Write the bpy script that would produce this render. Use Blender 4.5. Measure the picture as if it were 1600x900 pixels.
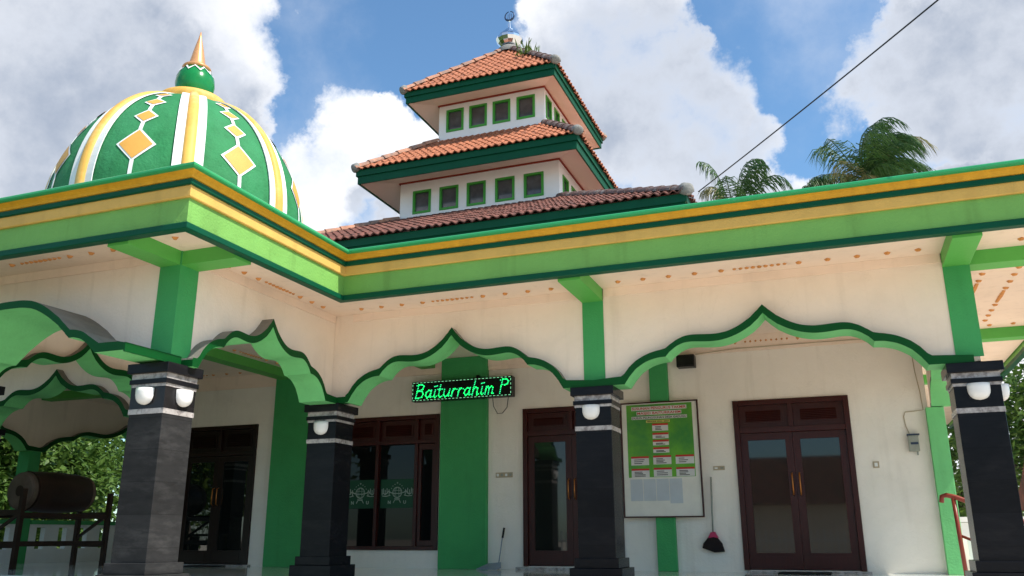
import bpy, math, random
from mathutils import Vector, Matrix
random.seed(7)
R = math.radians
for o in list(bpy.data.objects): bpy.data.objects.remove(o)
scene = bpy.context.scene
col = scene.collection

# ------------------------------------------------------------------ camera
cam_d = bpy.data.cameras.new('camera'); cam_d.sensor_width = 36; cam_d.lens = 29.88
cam_d.clip_start = 0.05; cam_d.clip_end = 3000
cam = bpy.data.objects.new('camera', cam_d); col.objects.link(cam)
# world origin is the eye point; the ground lies 1.6 m below it, x runs along the facade, y into the building
YAW, PITCH, ROLL = R(-20.755), R(16.297), R(-.136)
fw = Vector((math.sin(YAW)*math.cos(PITCH), math.cos(YAW)*math.cos(PITCH), math.sin(PITCH)))
rt = Vector((math.cos(YAW), -math.sin(YAW), 0)); up = rt.cross(fw)
c_, s_ = math.cos(ROLL), math.sin(ROLL)
rt2 = rt*c_ + up*s_; up2 = up*c_ - rt*s_
cam.matrix_world = Matrix(((rt2.x, up2.x, -fw.x, 0), (rt2.y, up2.y, -fw.y, 0), (rt2.z, up2.z, -fw.z, 0), (0, 0, 0, 1)))
scene.camera = cam

# ------------------------------------------------------------------ sun, sky, exposure
SUN_EL, SUN_AZ = R(52), R(98)          # azimuth clockwise from +y
sd = Vector((math.sin(SUN_AZ)*math.cos(SUN_EL), math.cos(SUN_AZ)*math.cos(SUN_EL), math.sin(SUN_EL)))
sl = bpy.data.lights.new('sun', 'SUN'); sl.energy = 4.6; sl.angle = R(.5); sl.color = (1, .95, .86)
so = bpy.data.objects.new('sun', sl); col.objects.link(so); so.location = (30, -5, 40)
so.rotation_euler = sd.to_track_quat('Z', 'Y').to_euler()

world = bpy.data.worlds.new('World'); scene.world = world; world.use_nodes = True
nt = world.node_tree; nt.nodes.clear()
def N(t, **k):
    n = nt.nodes.new(t)
    for a, b in k.items(): setattr(n, a, b)
    return n
def lk(a, b): nt.links.new(a, b)
wout = N('ShaderNodeOutputWorld'); bg = N('ShaderNodeBackground'); bg.inputs['Strength'].default_value = .10
sky = N('ShaderNodeTexSky'); sky.sky_type = 'NISHITA'; sky.sun_disc = False
sky.sun_elevation = SUN_EL; sky.sun_rotation = SUN_AZ; sky.air_density = 1.0; sky.dust_density = .6; sky.ozone_density = 1.2
tc = N('ShaderNodeTexCoord')
def mth(op, a, b=None, clamp=False):
    n = N('ShaderNodeMath', operation=op, use_clamp=clamp)
    for i, v in enumerate((a, b)):
        if v is None: continue
        if isinstance(v, (int, float)): n.inputs[i].default_value = v
        else: lk(v, n.inputs[i])
    return n.outputs[0]
def noise(scale, detail, rough, off=0., dist=0., vec=None):
    m = N('ShaderNodeMapping'); m.inputs['Location'].default_value = (off, off*.7, off*.3)
    lk(vec or tc.outputs['Generated'], m.inputs['Vector'])
    n = N('ShaderNodeTexNoise'); n.inputs['Scale'].default_value = scale; n.inputs['Detail'].default_value = detail
    n.inputs['Roughness'].default_value = rough; n.inputs['Distortion'].default_value = dist
    lk(m.outputs[0], n.inputs['Vector']); return n
# domain-warped sky direction so cloud outlines billow
wn = noise(7, 9, .62, 3.1)
sub = N('ShaderNodeVectorMath', operation='SUBTRACT'); lk(wn.outputs['Color'], sub.inputs[0]); sub.inputs[1].default_value = (.5, .5, .5)
sc = N('ShaderNodeVectorMath', operation='SCALE'); lk(sub.outputs[0], sc.inputs[0]); sc.inputs['Scale'].default_value = .20
ad = N('ShaderNodeVectorMath', operation='ADD'); lk(tc.outputs['Generated'], ad.inputs[0]); lk(sc.outputs[0], ad.inputs[1])
nv = N('ShaderNodeVectorMath', operation='NORMALIZE'); lk(ad.outputs[0], nv.inputs[0])
def blobs(lst, soft=1.35):
    cur = None
    for az, el, r in lst:
        d = N('ShaderNodeVectorMath', operation='DOT_PRODUCT'); lk(nv.outputs[0], d.inputs[0])
        a, e = R(az), R(el); d.inputs[1].default_value = (math.sin(a)*math.cos(e), math.cos(a)*math.cos(e), math.sin(e))
        mr = N('ShaderNodeMapRange', interpolation_type='SMOOTHSTEP'); lk(d.outputs['Value'], mr.inputs['Value'])
        mr.inputs['From Min'].default_value = math.cos(R(r*soft)); mr.inputs['From Max'].default_value = math.cos(R(r*.55))
        cur = mr.outputs[0] if cur is None else mth('MAXIMUM', cur, mr.outputs[0])
    return cur
CLOUD = [(-53.2,28.5,9),(-48.1,30.5,8),(-44,31.5,5),(-42.5,28.4,3.5),(-52.3,23.5,9),(-46.5,26.8,6),(-41.5,24.8,2.5),(-59.7,25.2,12),
 (-31.9,24.2,3.8),(-30.6,26.4,2),(-27.8,24.6,2.8),(-34.5,22.5,3.5),(-25.3,21.4,3.5),(-36.9,20.7,3),
 (-17.3,34.2,1.8),(-14.8,32.5,4.2),(-11.2,33.5,3),(-13.1,28.0,6),(-9.4,30.1,2.4),(-9.1,25.6,5),(-5.9,25.4,2.2),(-3.8,23.0,2.6),(-7.1,22.1,4.6),(-.7,20.2,2.8),
 (8.5,26.6,5.5),(12.4,28.2,6.5),(7.5,30.2,3),(5.2,24.6,1.9),(12.5,21.1,4),(9,20.0,2),(16.5,24.8,9),
 (35,30,14),(60,22,8),(130,25,10),(-150,24,10),(-85,30,12),(-20,12,14),(10,10,12)]
GREY = [(-50,25.5,5),(-45.5,26,3.2),(-58,23,7),(-12,28.8,4.2),(-10,23.8,4.2),(-6,21.8,3),(10.5,26.8,6),(15,24.5,5.5),(8,28.5,3),(11,23,4),(6.5,25,1.6),(-29,22.6,1.2),(35,24,8),(130,20,8)]
m1 = blobs(CLOUD); g1 = blobs(GREY, 2.1)
fn = noise(8, 12, .60, 1.7)
dens = mth('ADD', m1, mth('MULTIPLY', mth('SUBTRACT', fn.outputs['Fac'], .5), 1.5))
dm = N('ShaderNodeMapRange', interpolation_type='SMOOTHSTEP'); lk(dens, dm.inputs['Value'])
dm.inputs['From Min'].default_value = .28; dm.inputs['From Max'].default_value = 1.0
mask = dm.outputs[0]
# a little thin veil over the open blue
veil = noise(3.2, 8, .6, 9.0); vm = N('ShaderNodeMapRange', interpolation_type='SMOOTHSTEP'); lk(veil.outputs['Fac'], vm.inputs['Value'])
vm.inputs['From Min'].default_value = .46; vm.inputs['From Max'].default_value = .85; vm.inputs['To Max'].default_value = .5
mask = mth('MAXIMUM', mask, vm.outputs[0])
sn = noise(4.0, 4, .45, 5.5)
core = N('ShaderNodeMapRange', interpolation_type='SMOOTHSTEP'); lk(dens, core.inputs['Value'])
core.inputs['From Min'].default_value = .6; core.inputs['From Max'].default_value = 1.35
shade = mth('ADD', mth('MULTIPLY', g1, .95), mth('MULTIPLY', mth('SUBTRACT', sn.outputs['Fac'], .46), 1.3), clamp=True)
shade = mth('MULTIPLY', shade, mth('ADD', mth('MULTIPLY', core.outputs[0], .65), .35), clamp=True)
ccol = N('ShaderNodeMix', data_type='RGBA'); lk(shade, ccol.inputs['Factor'])
ccol.inputs['A'].default_value = (8.6, 8.7, 9.0, 1); ccol.inputs['B'].default_value = (2.95, 3.5, 4.5, 1)
skyg = N('ShaderNodeMix', data_type='RGBA', blend_type='MULTIPLY'); skyg.inputs['Factor'].default_value = 1
lk(sky.outputs[0], skyg.inputs['A']); skyg.inputs['B'].default_value = (1.12, 1.48, 1.62, 1)
mx = N('ShaderNodeMix', data_type='RGBA'); lk(mask, mx.inputs['Factor']); lk(skyg.outputs['Result'], mx.inputs['A']); lk(ccol.outputs['Result'], mx.inputs['B'])
lk(mx.outputs['Result'], bg.inputs['Color']); lk(bg.outputs[0], wout.inputs[0])

vs = scene.view_settings; vs.view_transform = 'Standard'; vs.look = 'None'; vs.exposure = 0.38; vs.gamma = 1; vs.use_curve_mapping = False
scene.cycles.max_bounces = 8

# ------------------------------------------------------------------ materials
def mat(name, c, rough=.6, var=.10, vscale=2.5, bump=.0, bscale=60, metal=0, spec=.3, c2=None, c2s=3.0, c2lo=.5, c2hi=.65, stretch=(1,1,1), coat=0, streak=0., wavy=0., crack=0.):
    m = bpy.data.materials.new(name); m.use_nodes = True; t = m.node_tree; b = t.nodes['Principled BSDF']
    b.inputs['Roughness'].default_value = rough; b.inputs['Metallic'].default_value = metal
    b.inputs['Specular IOR Level'].default_value = spec; b.inputs['Coat Weight'].default_value = coat
    co = t.nodes.new('ShaderNodeTexCoord'); mp = t.nodes.new('ShaderNodeMapping'); mp.inputs['Scale'].default_value = stretch
    t.links.new(co.outputs['Object'], mp.inputs['Vector'])
    n = t.nodes.new('ShaderNodeTexNoise'); n.inputs['Scale'].default_value = vscale; n.inputs['Detail'].default_value = 6; n.inputs['Roughness'].default_value = .65
    t.links.new(mp.outputs[0], n.inputs['Vector'])
    mr = t.nodes.new('ShaderNodeMapRange'); mr.inputs['From Min'].default_value = .25; mr.inputs['From Max'].default_value = .75
    mr.inputs['To Min'].default_value = 1-var; mr.inputs['To Max'].default_value = 1+var
    t.links.new(n.outputs['Fac'], mr.inputs['Value'])
    vm = t.nodes.new('ShaderNodeVectorMath'); vm.operation = 'SCALE'; vm.inputs[0].default_value = c
    t.links.new(mr.outputs[0], vm.inputs['Scale']); out = vm.outputs[0]
    if c2:
        n2 = t.nodes.new('ShaderNodeTexNoise'); n2.inputs['Scale'].default_value = c2s; n2.inputs['Detail'].default_value = 7; n2.inputs['Roughness'].default_value = .7
        t.links.new(mp.outputs[0], n2.inputs['Vector'])
        r2 = t.nodes.new('ShaderNodeMapRange'); r2.inputs['From Min'].default_value = c2lo; r2.inputs['From Max'].default_value = c2hi
        t.links.new(n2.outputs['Fac'], r2.inputs['Value'])
        mi = t.nodes.new('ShaderNodeMix'); mi.data_type = 'RGBA'; t.links.new(r2.outputs[0], mi.inputs['Factor'])
        t.links.new(out, mi.inputs['A']); mi.inputs['B'].default_value = (*c2, 1); out = mi.outputs['Result']
    def nz(scale, detail, sx, sz, lo, hi, dist=0):
        m2 = t.nodes.new('ShaderNodeMapping'); m2.inputs['Scale'].default_value = (sx, sx, sz); t.links.new(co.outputs['Object'], m2.inputs['Vector'])
        q = t.nodes.new('ShaderNodeTexNoise'); q.inputs['Scale'].default_value = scale; q.inputs['Detail'].default_value = detail; q.inputs['Distortion'].default_value = dist
        t.links.new(m2.outputs[0], q.inputs['Vector']); w = t.nodes.new('ShaderNodeMapRange'); w.interpolation_type = 'SMOOTHSTEP'
        w.inputs['From Min'].default_value = lo; w.inputs['From Max'].default_value = hi; t.links.new(q.outputs['Fac'], w.inputs['Value']); return w.outputs[0]
    def darken(o_, f, amt, tint=(.45, .40, .33)):
        k = t.nodes.new('ShaderNodeMath'); k.operation = 'MULTIPLY'; t.links.new(f, k.inputs[0]); k.inputs[1].default_value = amt
        x_ = t.nodes.new('ShaderNodeMix'); x_.data_type = 'RGBA'; x_.blend_type = 'MULTIPLY'; t.links.new(k.outputs[0], x_.inputs['Factor']); t.links.new(o_, x_.inputs['A']); x_.inputs['B'].default_value = (*tint, 1); return x_.outputs['Result']
    if streak:
        out = darken(out, nz(7, 5, 1, .10, .52, .74), streak); out = darken(out, nz(1.3, 8, 1, 1, .54, .72, .6), streak*.7)
    if crack:
        q = nz(1.1, 9, 1, 1, .0, 1, 1.2); a1 = t.nodes.new('ShaderNodeMath'); a1.operation = 'SUBTRACT'; t.links.new(q, a1.inputs[0]); a1.inputs[1].default_value = .5
        a2 = t.nodes.new('ShaderNodeMath'); a2.operation = 'ABSOLUTE'; t.links.new(a1.outputs[0], a2.inputs[0]); a3 = t.nodes.new('ShaderNodeMath'); a3.operation = 'LESS_THAN'; t.links.new(a2.outputs[0], a3.inputs[0]); a3.inputs[1].default_value = .0035
        out = darken(out, a3.outputs[0], crack)
    t.links.new(out, b.inputs['Base Color'])
    if bump:
        n3 = t.nodes.new('ShaderNodeTexNoise'); n3.inputs['Scale'].default_value = bscale; n3.inputs['Detail'].default_value = 4
        t.links.new(mp.outputs[0], n3.inputs['Vector'])
        bp = t.nodes.new('ShaderNodeBump'); bp.inputs['Strength'].default_value = bump; bp.inputs['Distance'].default_value = .02
        t.links.new(n3.outputs['Fac'], bp.inputs['Height']); t.links.new(bp.outputs[0], b.inputs['Normal'])
        if wavy:
            b2 = t.nodes.new('ShaderNodeBump'); b2.inputs['Strength'].default_value = 1; b2.inputs['Distance'].default_value = wavy
            t.links.new(nz(1.6, 3, 1, 1, 0, 1), b2.inputs['Height']); t.links.new(b2.outputs[0], bp.inputs['Normal'])
    return m
def stone_tiles(name, c, c2, rough, joint, spec=.5, veins=.5):
    """granite cladding: horizontal courses with thin joints and cloudy veins"""
    m = mat(name, c, rough, .25, 5, .05, 40, c2=c2, c2s=2.6, c2lo=.5, c2hi=.75, stretch=(1, 1, 3.5), spec=spec)
    t = m.node_tree; b = t.nodes['Principled BSDF']; src = b.inputs['Base Color'].links[0].from_socket
    co = t.nodes.new('ShaderNodeTexCoord'); sp = t.nodes.new('ShaderNodeSeparateXYZ'); t.links.new(co.outputs['Object'], sp.inputs[0])
    def mm(op, a, v):
        n = t.nodes.new('ShaderNodeMath'); n.operation = op; t.links.new(a, n.inputs[0]); n.inputs[1].default_value = v; return n.outputs[0]
    fr = mm('FRACT', mm('DIVIDE', mm('ADD', sp.outputs['Z'], 10.02), joint), 0)
    ln = mm('LESS_THAN', fr, .012)
    fl = t.nodes.new('ShaderNodeMath'); fl.operation = 'FLOOR'; t.links.new(mm('DIVIDE', mm('ADD', sp.outputs['Z'], 10.02), joint), fl.inputs[0])
    wn_ = t.nodes.new('ShaderNodeTexWhiteNoise'); wn_.noise_dimensions = '1D'; t.links.new(fl.outputs[0], wn_.inputs['W'])
    vr = mm('ADD', mm('MULTIPLY', wn_.outputs['Value'], .5), .75)
    v = t.nodes.new('ShaderNodeVectorMath'); v.operation = 'SCALE'; t.links.new(src, v.inputs[0]); t.links.new(vr, v.inputs['Scale'])
    mi = t.nodes.new('ShaderNodeMix'); mi.data_type = 'RGBA'; t.links.new(ln, mi.inputs['Factor']); t.links.new(v.outputs[0], mi.inputs['A'])
    mi.inputs['B'].default_value = (*[q*.55 for q in c], 1); t.links.new(mi.outputs['Result'], b.inputs['Base Color'])
    return m
def emis(name, c, s):
    m = mat(name, c, .4); b = m.node_tree.nodes['Principled BSDF']; b.inputs['Emission Color'].default_value = (*c, 1); b.inputs['Emission Strength'].default_value = s; return m
M = {}
M['lime'] = mat('lime_paint', (.185, .41, .09), .6, .10, 1.4, .35, 45, streak=.24, wavy=.03, crack=.07)
M['dkgreen'] = mat('dark_green_paint', (.0015, .065, .012), .5, .10, 2, .1, 50, spec=.15)
M['capgreen'] = mat('cap_green_paint', (.03, .30, .10), .3, .08, 3, .05, 40)
M['fasciagreen'] = mat('bottle_green_paint', (.0015, .070, .032), .45, .12, 3, .1, 40, spec=.15)
M['midgreen'] = mat('mid_green_paint', (.05, .33, .10), .6, .09, 1.5, .35, 45, streak=.14, wavy=.02)
M['beamgreen'] = mat('beam_green_paint', (.10, .42, .08), .55, .07, 1.5, .2, 45)
M['mint'] = mat('mint_green_paint', (.17, .55, .20), .6, .09, 2, .35, 35, streak=.12, wavy=.02)
M['cream'] = mat('cream_wall_paint', (.86, .73, .61), .75, .05, 1.1, .2, 35, streak=.13, wavy=.02, crack=.06)
M['hallcream'] = mat('hall_wall_paint', (.85, .78, .69), .75, .05, 1.1, .2, 35, streak=.13, wavy=.02, crack=.06)
M['soffit'] = mat('soffit_cream_paint', (.87, .70, .57), .75, .06, 1.3, .12, 30, stretch=(.4, 1, 1), streak=.15, wavy=.015, crack=.07)
M['dust'] = mat('weathered_plaster', (.22, .20, .17), .85, .3, 3, .3, 30)
M['yellow'] = mat('yellow_ochre_paint', (.60, .31, .018), .55, .16, 9, .25, 60, stretch=(1, 1, .15), streak=.22, wavy=.015)
M['paleyellow'] = mat('pale_yellow_paint', (.68, .41, .10), .6, .09, 3, .25, 60, streak=.16, wavy=.015)
M['white'] = mat('white_wall_paint', (.84, .83, .85), .65, .05, 1.5, .1, 40, c2=(.55, .55, .53), c2s=1.5, c2lo=.66, c2hi=.85)
M['purewhite'] = mat('white_paint', (.80, .80, .78), .6, .06, 3, streak=.12)
M['salmon'] = mat('salmon_soffit_paint', (.92, .70, .60), .6, .05, 1.2)
M['redtrim'] = mat('red_brown_trim', (.30, .04, .02), .5)
M['winframe'] = mat('green_window_frame', (.05, .30, .04), .4)
M['ornament'] = mat('brown_plaster_ornament', (.62, .27, .08), .6, .2, 9)
M['ribyellow'] = mat('rib_golden_paint', (.74, .41, .085), .55, .18, 3, streak=.15, c2=(.88, .62, .30), c2s=2, c2lo=.5, c2hi=.8)
M['ochre'] = mat('diamond_ochre_paint', (.72, .36, .075), .6, .08, streak=.1)
M['domegreen'] = mat('dome_green_paint', (.030, .205, .072), .72, .20, 2.6, .35, 30, c2=(.05, .25, .105), c2s=1.1, c2lo=.45, c2hi=.8, spec=.2, streak=.22, wavy=.04)
M['bulbgreen'] = mat('finial_green_paint', (.01, .20, .05), .22, .15, 6)
M['copper'] = mat('copper_gold_finial', (.75, .36, .15), .35, .15, 5, metal=.35)
M['tile'] = mat('clay_roof_tile', (.38, .135, .068), .8, .55, 11, .4, 60, c2=(.10, .04, .035), c2s=4, c2lo=.55, c2hi=.75)
M['tile_old'] = mat('mossy_clay_tile', (.19, .075, .055), .85, .45, 7, .4, 60, c2=(.06, .035, .03), c2s=3, c2lo=.45, c2hi=.7)
M['hip'] = mat('hip_ridge_tile', (.50, .24, .15), .8, .3, 6, .4, 50, c2=(.20, .16, .14), c2s=2.5, c2lo=.45, c2hi=.65)
M['hip_dark'] = mat('lichened_ridge_tile', (.16, .10, .09), .9, .4, 6, .5, 40, c2=(.38, .35, .31), c2s=5, c2lo=.52, c2hi=.7)
M['mortar'] = mat('grey_mortar', (.25, .24, .22), .9, .35, 8, .5, 40)
M['granite_dark'] = stone_tiles('black_granite_cladding', (.008, .008, .010), (.016, .015, .016), .22, .31, .12)
M['granite_grey'] = stone_tiles('worn_grey_granite_cladding', (.028, .027, .027), (.058, .055, .054), .5, .31, .08)
M['granite_mid'] = mat('polished_black_granite', (.016, .014, .015), .25, .4, 6, spec=.25)
M['marble'] = mat('pale_marble_strip', (.42, .38, .36), .15, .3, 14, c2=(.20, .17, .16), c2s=12, c2lo=.45, c2hi=.6)
M['wood'] = mat('dark_red_varnished_wood', (.042, .006, .004), .32, .25, 5, .05, 30, stretch=(6, 6, .6))
M['woodblk'] = mat('near_black_stained_wood', (.016, .006, .004), .3, .25, 5)
M['glass'] = mat('dark_window_glass', (.006, .007, .007), .02, .0, spec=.2)
M['glass_door'] = mat('door_glass', (.010, .013, .011), .03, .0, spec=.6)
M['glass_clear'] = mat('clean_reflecting_glass', (.006, .008, .007), .015, .0, spec=1.0)
M['towerglass'] = mat('dusty_window_glass', (.07, .075, .085), .12, .5, 3, spec=.7)
M['brass'] = mat('brass_handle', (.45, .16, .04), .3, metal=.7)
M['steel'] = mat('polished_steel', (.72, .74, .78), .07, .02, metal=1)
M['steel2'] = mat('dark_steel', (.05, .07, .12), .3, metal=.6)
M['lampglass'] = mat('opal_lamp_glass', (.80, .78, .76), .25, .02)
M['black'] = mat('black_plastic', (.006, .006, .006), .4)
M['switch'] = mat('aged_switch_plastic', (.45, .36, .24), .4)
M['greybox'] = mat('grey_meter_plastic', (.30, .31, .26), .5, .2, 10)
M['floor'] = mat('glossy_floor_tile', (.70, .72, .68), .08, .05)
M['concrete'] = mat('pale_concrete', (.66, .57, .45), .85, .15, .6, .3, 20)
M['grass'] = mat('garden_dimming_ground', (.06, .08, .03), .95, .4, 2)
M['ledblk'] = mat('led_panel_black', (.004, .006, .005), .35)
M['led'] = emis('green_led', (.02, .95, .30), 1.1)
M['led2'] = emis('pale_green_led', (.30, .9, .50), .5)
M['poster'] = mat('green_poster', (.12, .36, .03), .35, .3, 1.6, c2=(.03, .20, .05), c2s=1.3, c2lo=.45, c2hi=.7)
M['paper'] = mat('white_paper', (.62, .60, .58), .6)
M['sheet'] = mat('grey_printed_sheet', (.50, .53, .56), .6)
M['board'] = mat('cream_board', (.74, .70, .62), .5)
M['red'] = mat('red_print', (.50, .03, .02), .5)
M['ink'] = mat('black_print', (.02, .02, .02), .5)
M['gold'] = mat('gold_print', (.55, .48, .12), .5)
M['banner'] = mat('dark_green_cloth', (.005, .060, .025), .4)
M['emblem'] = mat('pale_emblem_print', (.34, .42, .36), .5)
M['bark'] = mat('tree_bark', (.16, .12, .09), .9, .4, 6, .6, 20)
M['palmbark'] = mat('palm_bark', (.22, .19, .15), .9, .3, 6, .6, 20)
M['handrail'] = mat('maroon_painted_steel', (.22, .035, .02), .35)
M['terracotta'] = mat('terracotta_floor_tile', (.45, .12, .03), .6)
M['broom'] = mat('dark_broom_fibre', (.012, .008, .008), .9)
M['pink'] = mat('pink_plastic', (.45, .03, .10), .4)
M['pan'] = mat('blue_grey_plastic', (.25, .30, .36), .4)
M['drumwood'] = mat('dark_drum_wood', (.035, .016, .010), .45, .3, 5)
M['drumskin'] = mat('aged_drum_skin', (.16, .11, .08), .7, .3, 4)
M['mat'] = mat('black_rubber_mat', (.01, .01, .01), .8)
M['stem'] = mat('pale_banana_stem', (.38, .45, .20), .5, .2, 5)
def leafmat(name, a, b2, tr=.35):
    m = mat(name, a, .45, .35, 1.3, c2=b2, c2s=4, c2lo=.4, c2hi=.7)
    t = m.node_tree; b = t.nodes['Principled BSDF']; o = [n for n in t.nodes if n.type == 'OUTPUT_MATERIAL'][0]
    tl = t.nodes.new('ShaderNodeBsdfTranslucent'); ms = t.nodes.new('ShaderNodeMixShader'); ms.inputs[0].default_value = tr
    t.links.new(b.inputs['Base Color'].links[0].from_socket, tl.inputs['Color'])
    t.links.new(b.outputs[0], ms.inputs[1]); t.links.new(tl.outputs[0], ms.inputs[2]); t.links.new(ms.outputs[0], o.inputs['Surface']); return m
M['leaf'] = leafmat('broad_leaf', (.08, .16, .02), (.22, .30, .05))
M['leafdk'] = leafmat('dark_leaf', (.05, .115, .02), (.17, .27, .05))
M['palmleaf'] = leafmat('palm_leaf', (.03, .085, .018), (.10, .165, .045), .3)
M['palmdry'] = leafmat('drying_palm_leaf', (.16, .15, .05), (.26, .22, .09), .3)
M['banana'] = leafmat('banana_leaf', (.11, .24, .04), (.20, .32, .07), .45)

# ------------------------------------------------------------------ helpers
def tag(o, label=None, cat=None, group=None, kind=None):
    if label: o['label'] = label
    if cat: o['category'] = cat
    if group: o['group'] = group
    if kind: o['kind'] = kind
    return o
def empty(name, loc, label=None, cat=None, group=None, parent=None):
    o = bpy.data.objects.new(name, None); o.empty_display_size = .2; o.location = loc; col.objects.link(o)
    if parent: o.parent = parent; o.matrix_parent_inverse = Matrix.Translation(Vector(parent.location)).inverted() if False else Matrix()
    return tag(o, label, cat, group)
class MB:
    def __init__(s): s.v = []; s.f = []; s.m = []; s.smooth = False
    def add(s, vs_, fs, mi=0):
        b = len(s.v); s.v += [tuple(p) for p in vs_]; s.f += [tuple(b+i for i in f) for f in fs]; s.m += [mi]*len(fs); return s
    def box(s, x0, x1, y0, y1, z0, z1, mi=0):
        return s.add([(x0,y0,z0),(x1,y0,z0),(x1,y1,z0),(x0,y1,z0),(x0,y0,z1),(x1,y0,z1),(x1,y1,z1),(x0,y1,z1)],
                     [(0,3,2,1),(4,5,6,7),(0,1,5,4),(1,2,6,5),(2,3,7,6),(3,0,4,7)], mi)
    def bar(s, a, b, w, h=None, mi=0):
        a, b = Vector(a), Vector(b); d = (b-a).normalized(); u = Vector((0,0,1)) if abs(d.z) < .9 else Vector((0,1,0))
        r = d.cross(u).normalized()*w/2; t = d.cross(r).normalized()*(h or w)/2
        vs_ = [a-r-t, a+r-t, a+r+t, a-r+t, b-r-t, b+r-t, b+r+t, b-r+t]
        return s.add(vs_, [(0,1,2,3),(7,6,5,4),(0,4,5,1),(1,5,6,2),(2,6,7,3),(3,7,4,0)], mi)
    def tube(s, pts, rad, n=8, mi=0):
        pts = [Vector(p) for p in pts]; rs = rad if isinstance(rad, (list, tuple)) else [rad]*len(pts); vs_ = []; fs = []
        pr = None
        for i, p in enumerate(pts):
            d = (pts[min(i+1, len(pts)-1)] - pts[max(i-1, 0)]).normalized()
            if pr is None: pr = d.cross(Vector((.13, .31, 1)) if abs(d.z) < .95 else Vector((0, 1, 0))).normalized()
            pr = (pr - d*pr.dot(d)).normalized(); q = d.cross(pr)
            for k in range(n):
                a = 2*math.pi*k/n; vs_.append(p + pr*math.cos(a)*rs[i] + q*math.sin(a)*rs[i])
        for i in range(len(pts)-1):
            for k in range(n): fs.append((i*n+k, i*n+(k+1) % n, (i+1)*n+(k+1) % n, (i+1)*n+k))
        fs.append(tuple(range(n-1, -1, -1))); fs.append(tuple((len(pts)-1)*n+k for k in range(n)))
        return s.add(vs_, fs, mi)
    def lathe(s, prof, c=(0,0,0), n=40, mi=0):
        vs_ = []; fs = []
        for r, z in prof:
            for k in range(n):
                a = 2*math.pi*k/n; vs_.append((c[0]+r*math.cos(a), c[1]+r*math.sin(a), c[2]+z))
        for i in range(len(prof)-1):
            for k in range(n): fs.append((i*n+k, i*n+(k+1) % n, (i+1)*n+(k+1) % n, (i+1)*n+k))
        return s.add(vs_, fs, mi)
    def prism(s, poly, fn, d0, d1, mi=0):
        """poly: list of 2-D points, fn(a,b,d) -> 3-D"""
        n = len(poly); vs_ = [fn(a, b, d0) for a, b in poly] + [fn(a, b, d1) for a, b in poly]
        fs = [tuple(range(n)), tuple(range(2*n-1, n-1, -1))] + [(i, i+n, (i+1) % n+n, (i+1) % n) for i in range(n)]
        return s.add(vs_, fs, mi)
    def build(s, name, mats, parent=None, smooth=False, bevel=0, label=None):
        me = bpy.data.meshes.new(name); me.from_pydata(s.v, [], s.f)
        for m in (mats if isinstance(mats, (list, tuple)) else [mats]): me.materials.append(M[m] if isinstance(m, str) else m)
        me.polygons.foreach_set('material_index', s.m)
        if smooth: me.polygons.foreach_set('use_smooth', [True]*len(s.f))
        me.update(); o = bpy.data.objects.new(name, me); col.objects.link(o)
        if parent:
            o.parent = parent
            w = Vector(); p = parent
            while p: w += Vector(p.location); p = p.parent
            o.location = -w      # meshes are written in world coordinates, origins fixed below
        if bevel:
            b = o.modifiers.new('bevel', 'BEVEL'); b.width = bevel; b.segments = 2; b.limit_method = 'ANGLE'
        if label: o['label'] = label
        return o
def box(name, mats, parent, *a, bevel=0):
    return MB().box(*a).build(name, mats, parent, bevel=bevel)
def child(parent, name, mb, mats, **k): return mb.build(name, mats, parent, **k)

def text_mesh(s, size, extr=.001):
    c = bpy.data.curves.new('txt', 'FONT'); c.body = s; c.size = size; c.align_x = 'CENTER'; c.extrude = extr; c.resolution_u = 2; c.offset = size*.02
    o = bpy.data.objects.new('txt', c); col.objects.link(o); bpy.context.view_layer.update()
    me = bpy.data.meshes.new_from_object(o.evaluated_get(bpy.context.evaluated_depsgraph_get()))
    vs_ = [v.co.copy() for v in me.vertices]; fs = [tuple(p.vertices) for p in me.polygons]
    bpy.data.objects.remove(o); bpy.data.curves.remove(c); bpy.data.meshes.remove(me); return vs_, fs
def add_text(mb, s, cx, z, y, size, width=None, mi=0):
    vs_, fs = text_mesh(s, size)
    w = max(v.x for v in vs_) - min(v.x for v in vs_); k = (width/w) if width else 1
    mb.add([(cx+v.x*k, y-v.z, z+v.y) for v in vs_], fs, mi)

# ------------------------------------------------------------------ setting
FL = -.49           # veranda floor level
tag(box('ground', 'concrete', None, -400, 400, -400, 900, -1.7, -1.6), kind='structure')
tag(box('garden_dimming_ground', 'grass', None, -120, -7.6, -60, 120, -1.60, -1.596), kind='structure')  # garden, extended toward the porch as unseen dark ground to cut bounce light

# ------------------------------------------------------------------ mosque
mosque = empty('mosque', (0, 0, 0), 'green and cream mosque with a striped dome, arcaded veranda and three tiered tile roof tower', 'mosque')
YW, YA, TH = 12.95, 9.72, .23          # hall wall face, arcade face, arcade thickness
XA = -6.27                            # porch side face
XP = -9.40                            # far row of the porch
# floor and plinth
fl = MB(); fl.box(-15.9, 1.95, 8.95, 26, -1.6, FL); fl.box(-9.9, -5.75, 6.2, 8.945, -1.6, FL)
child(mosque, 'veranda_floor', fl, 'floor')
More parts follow.
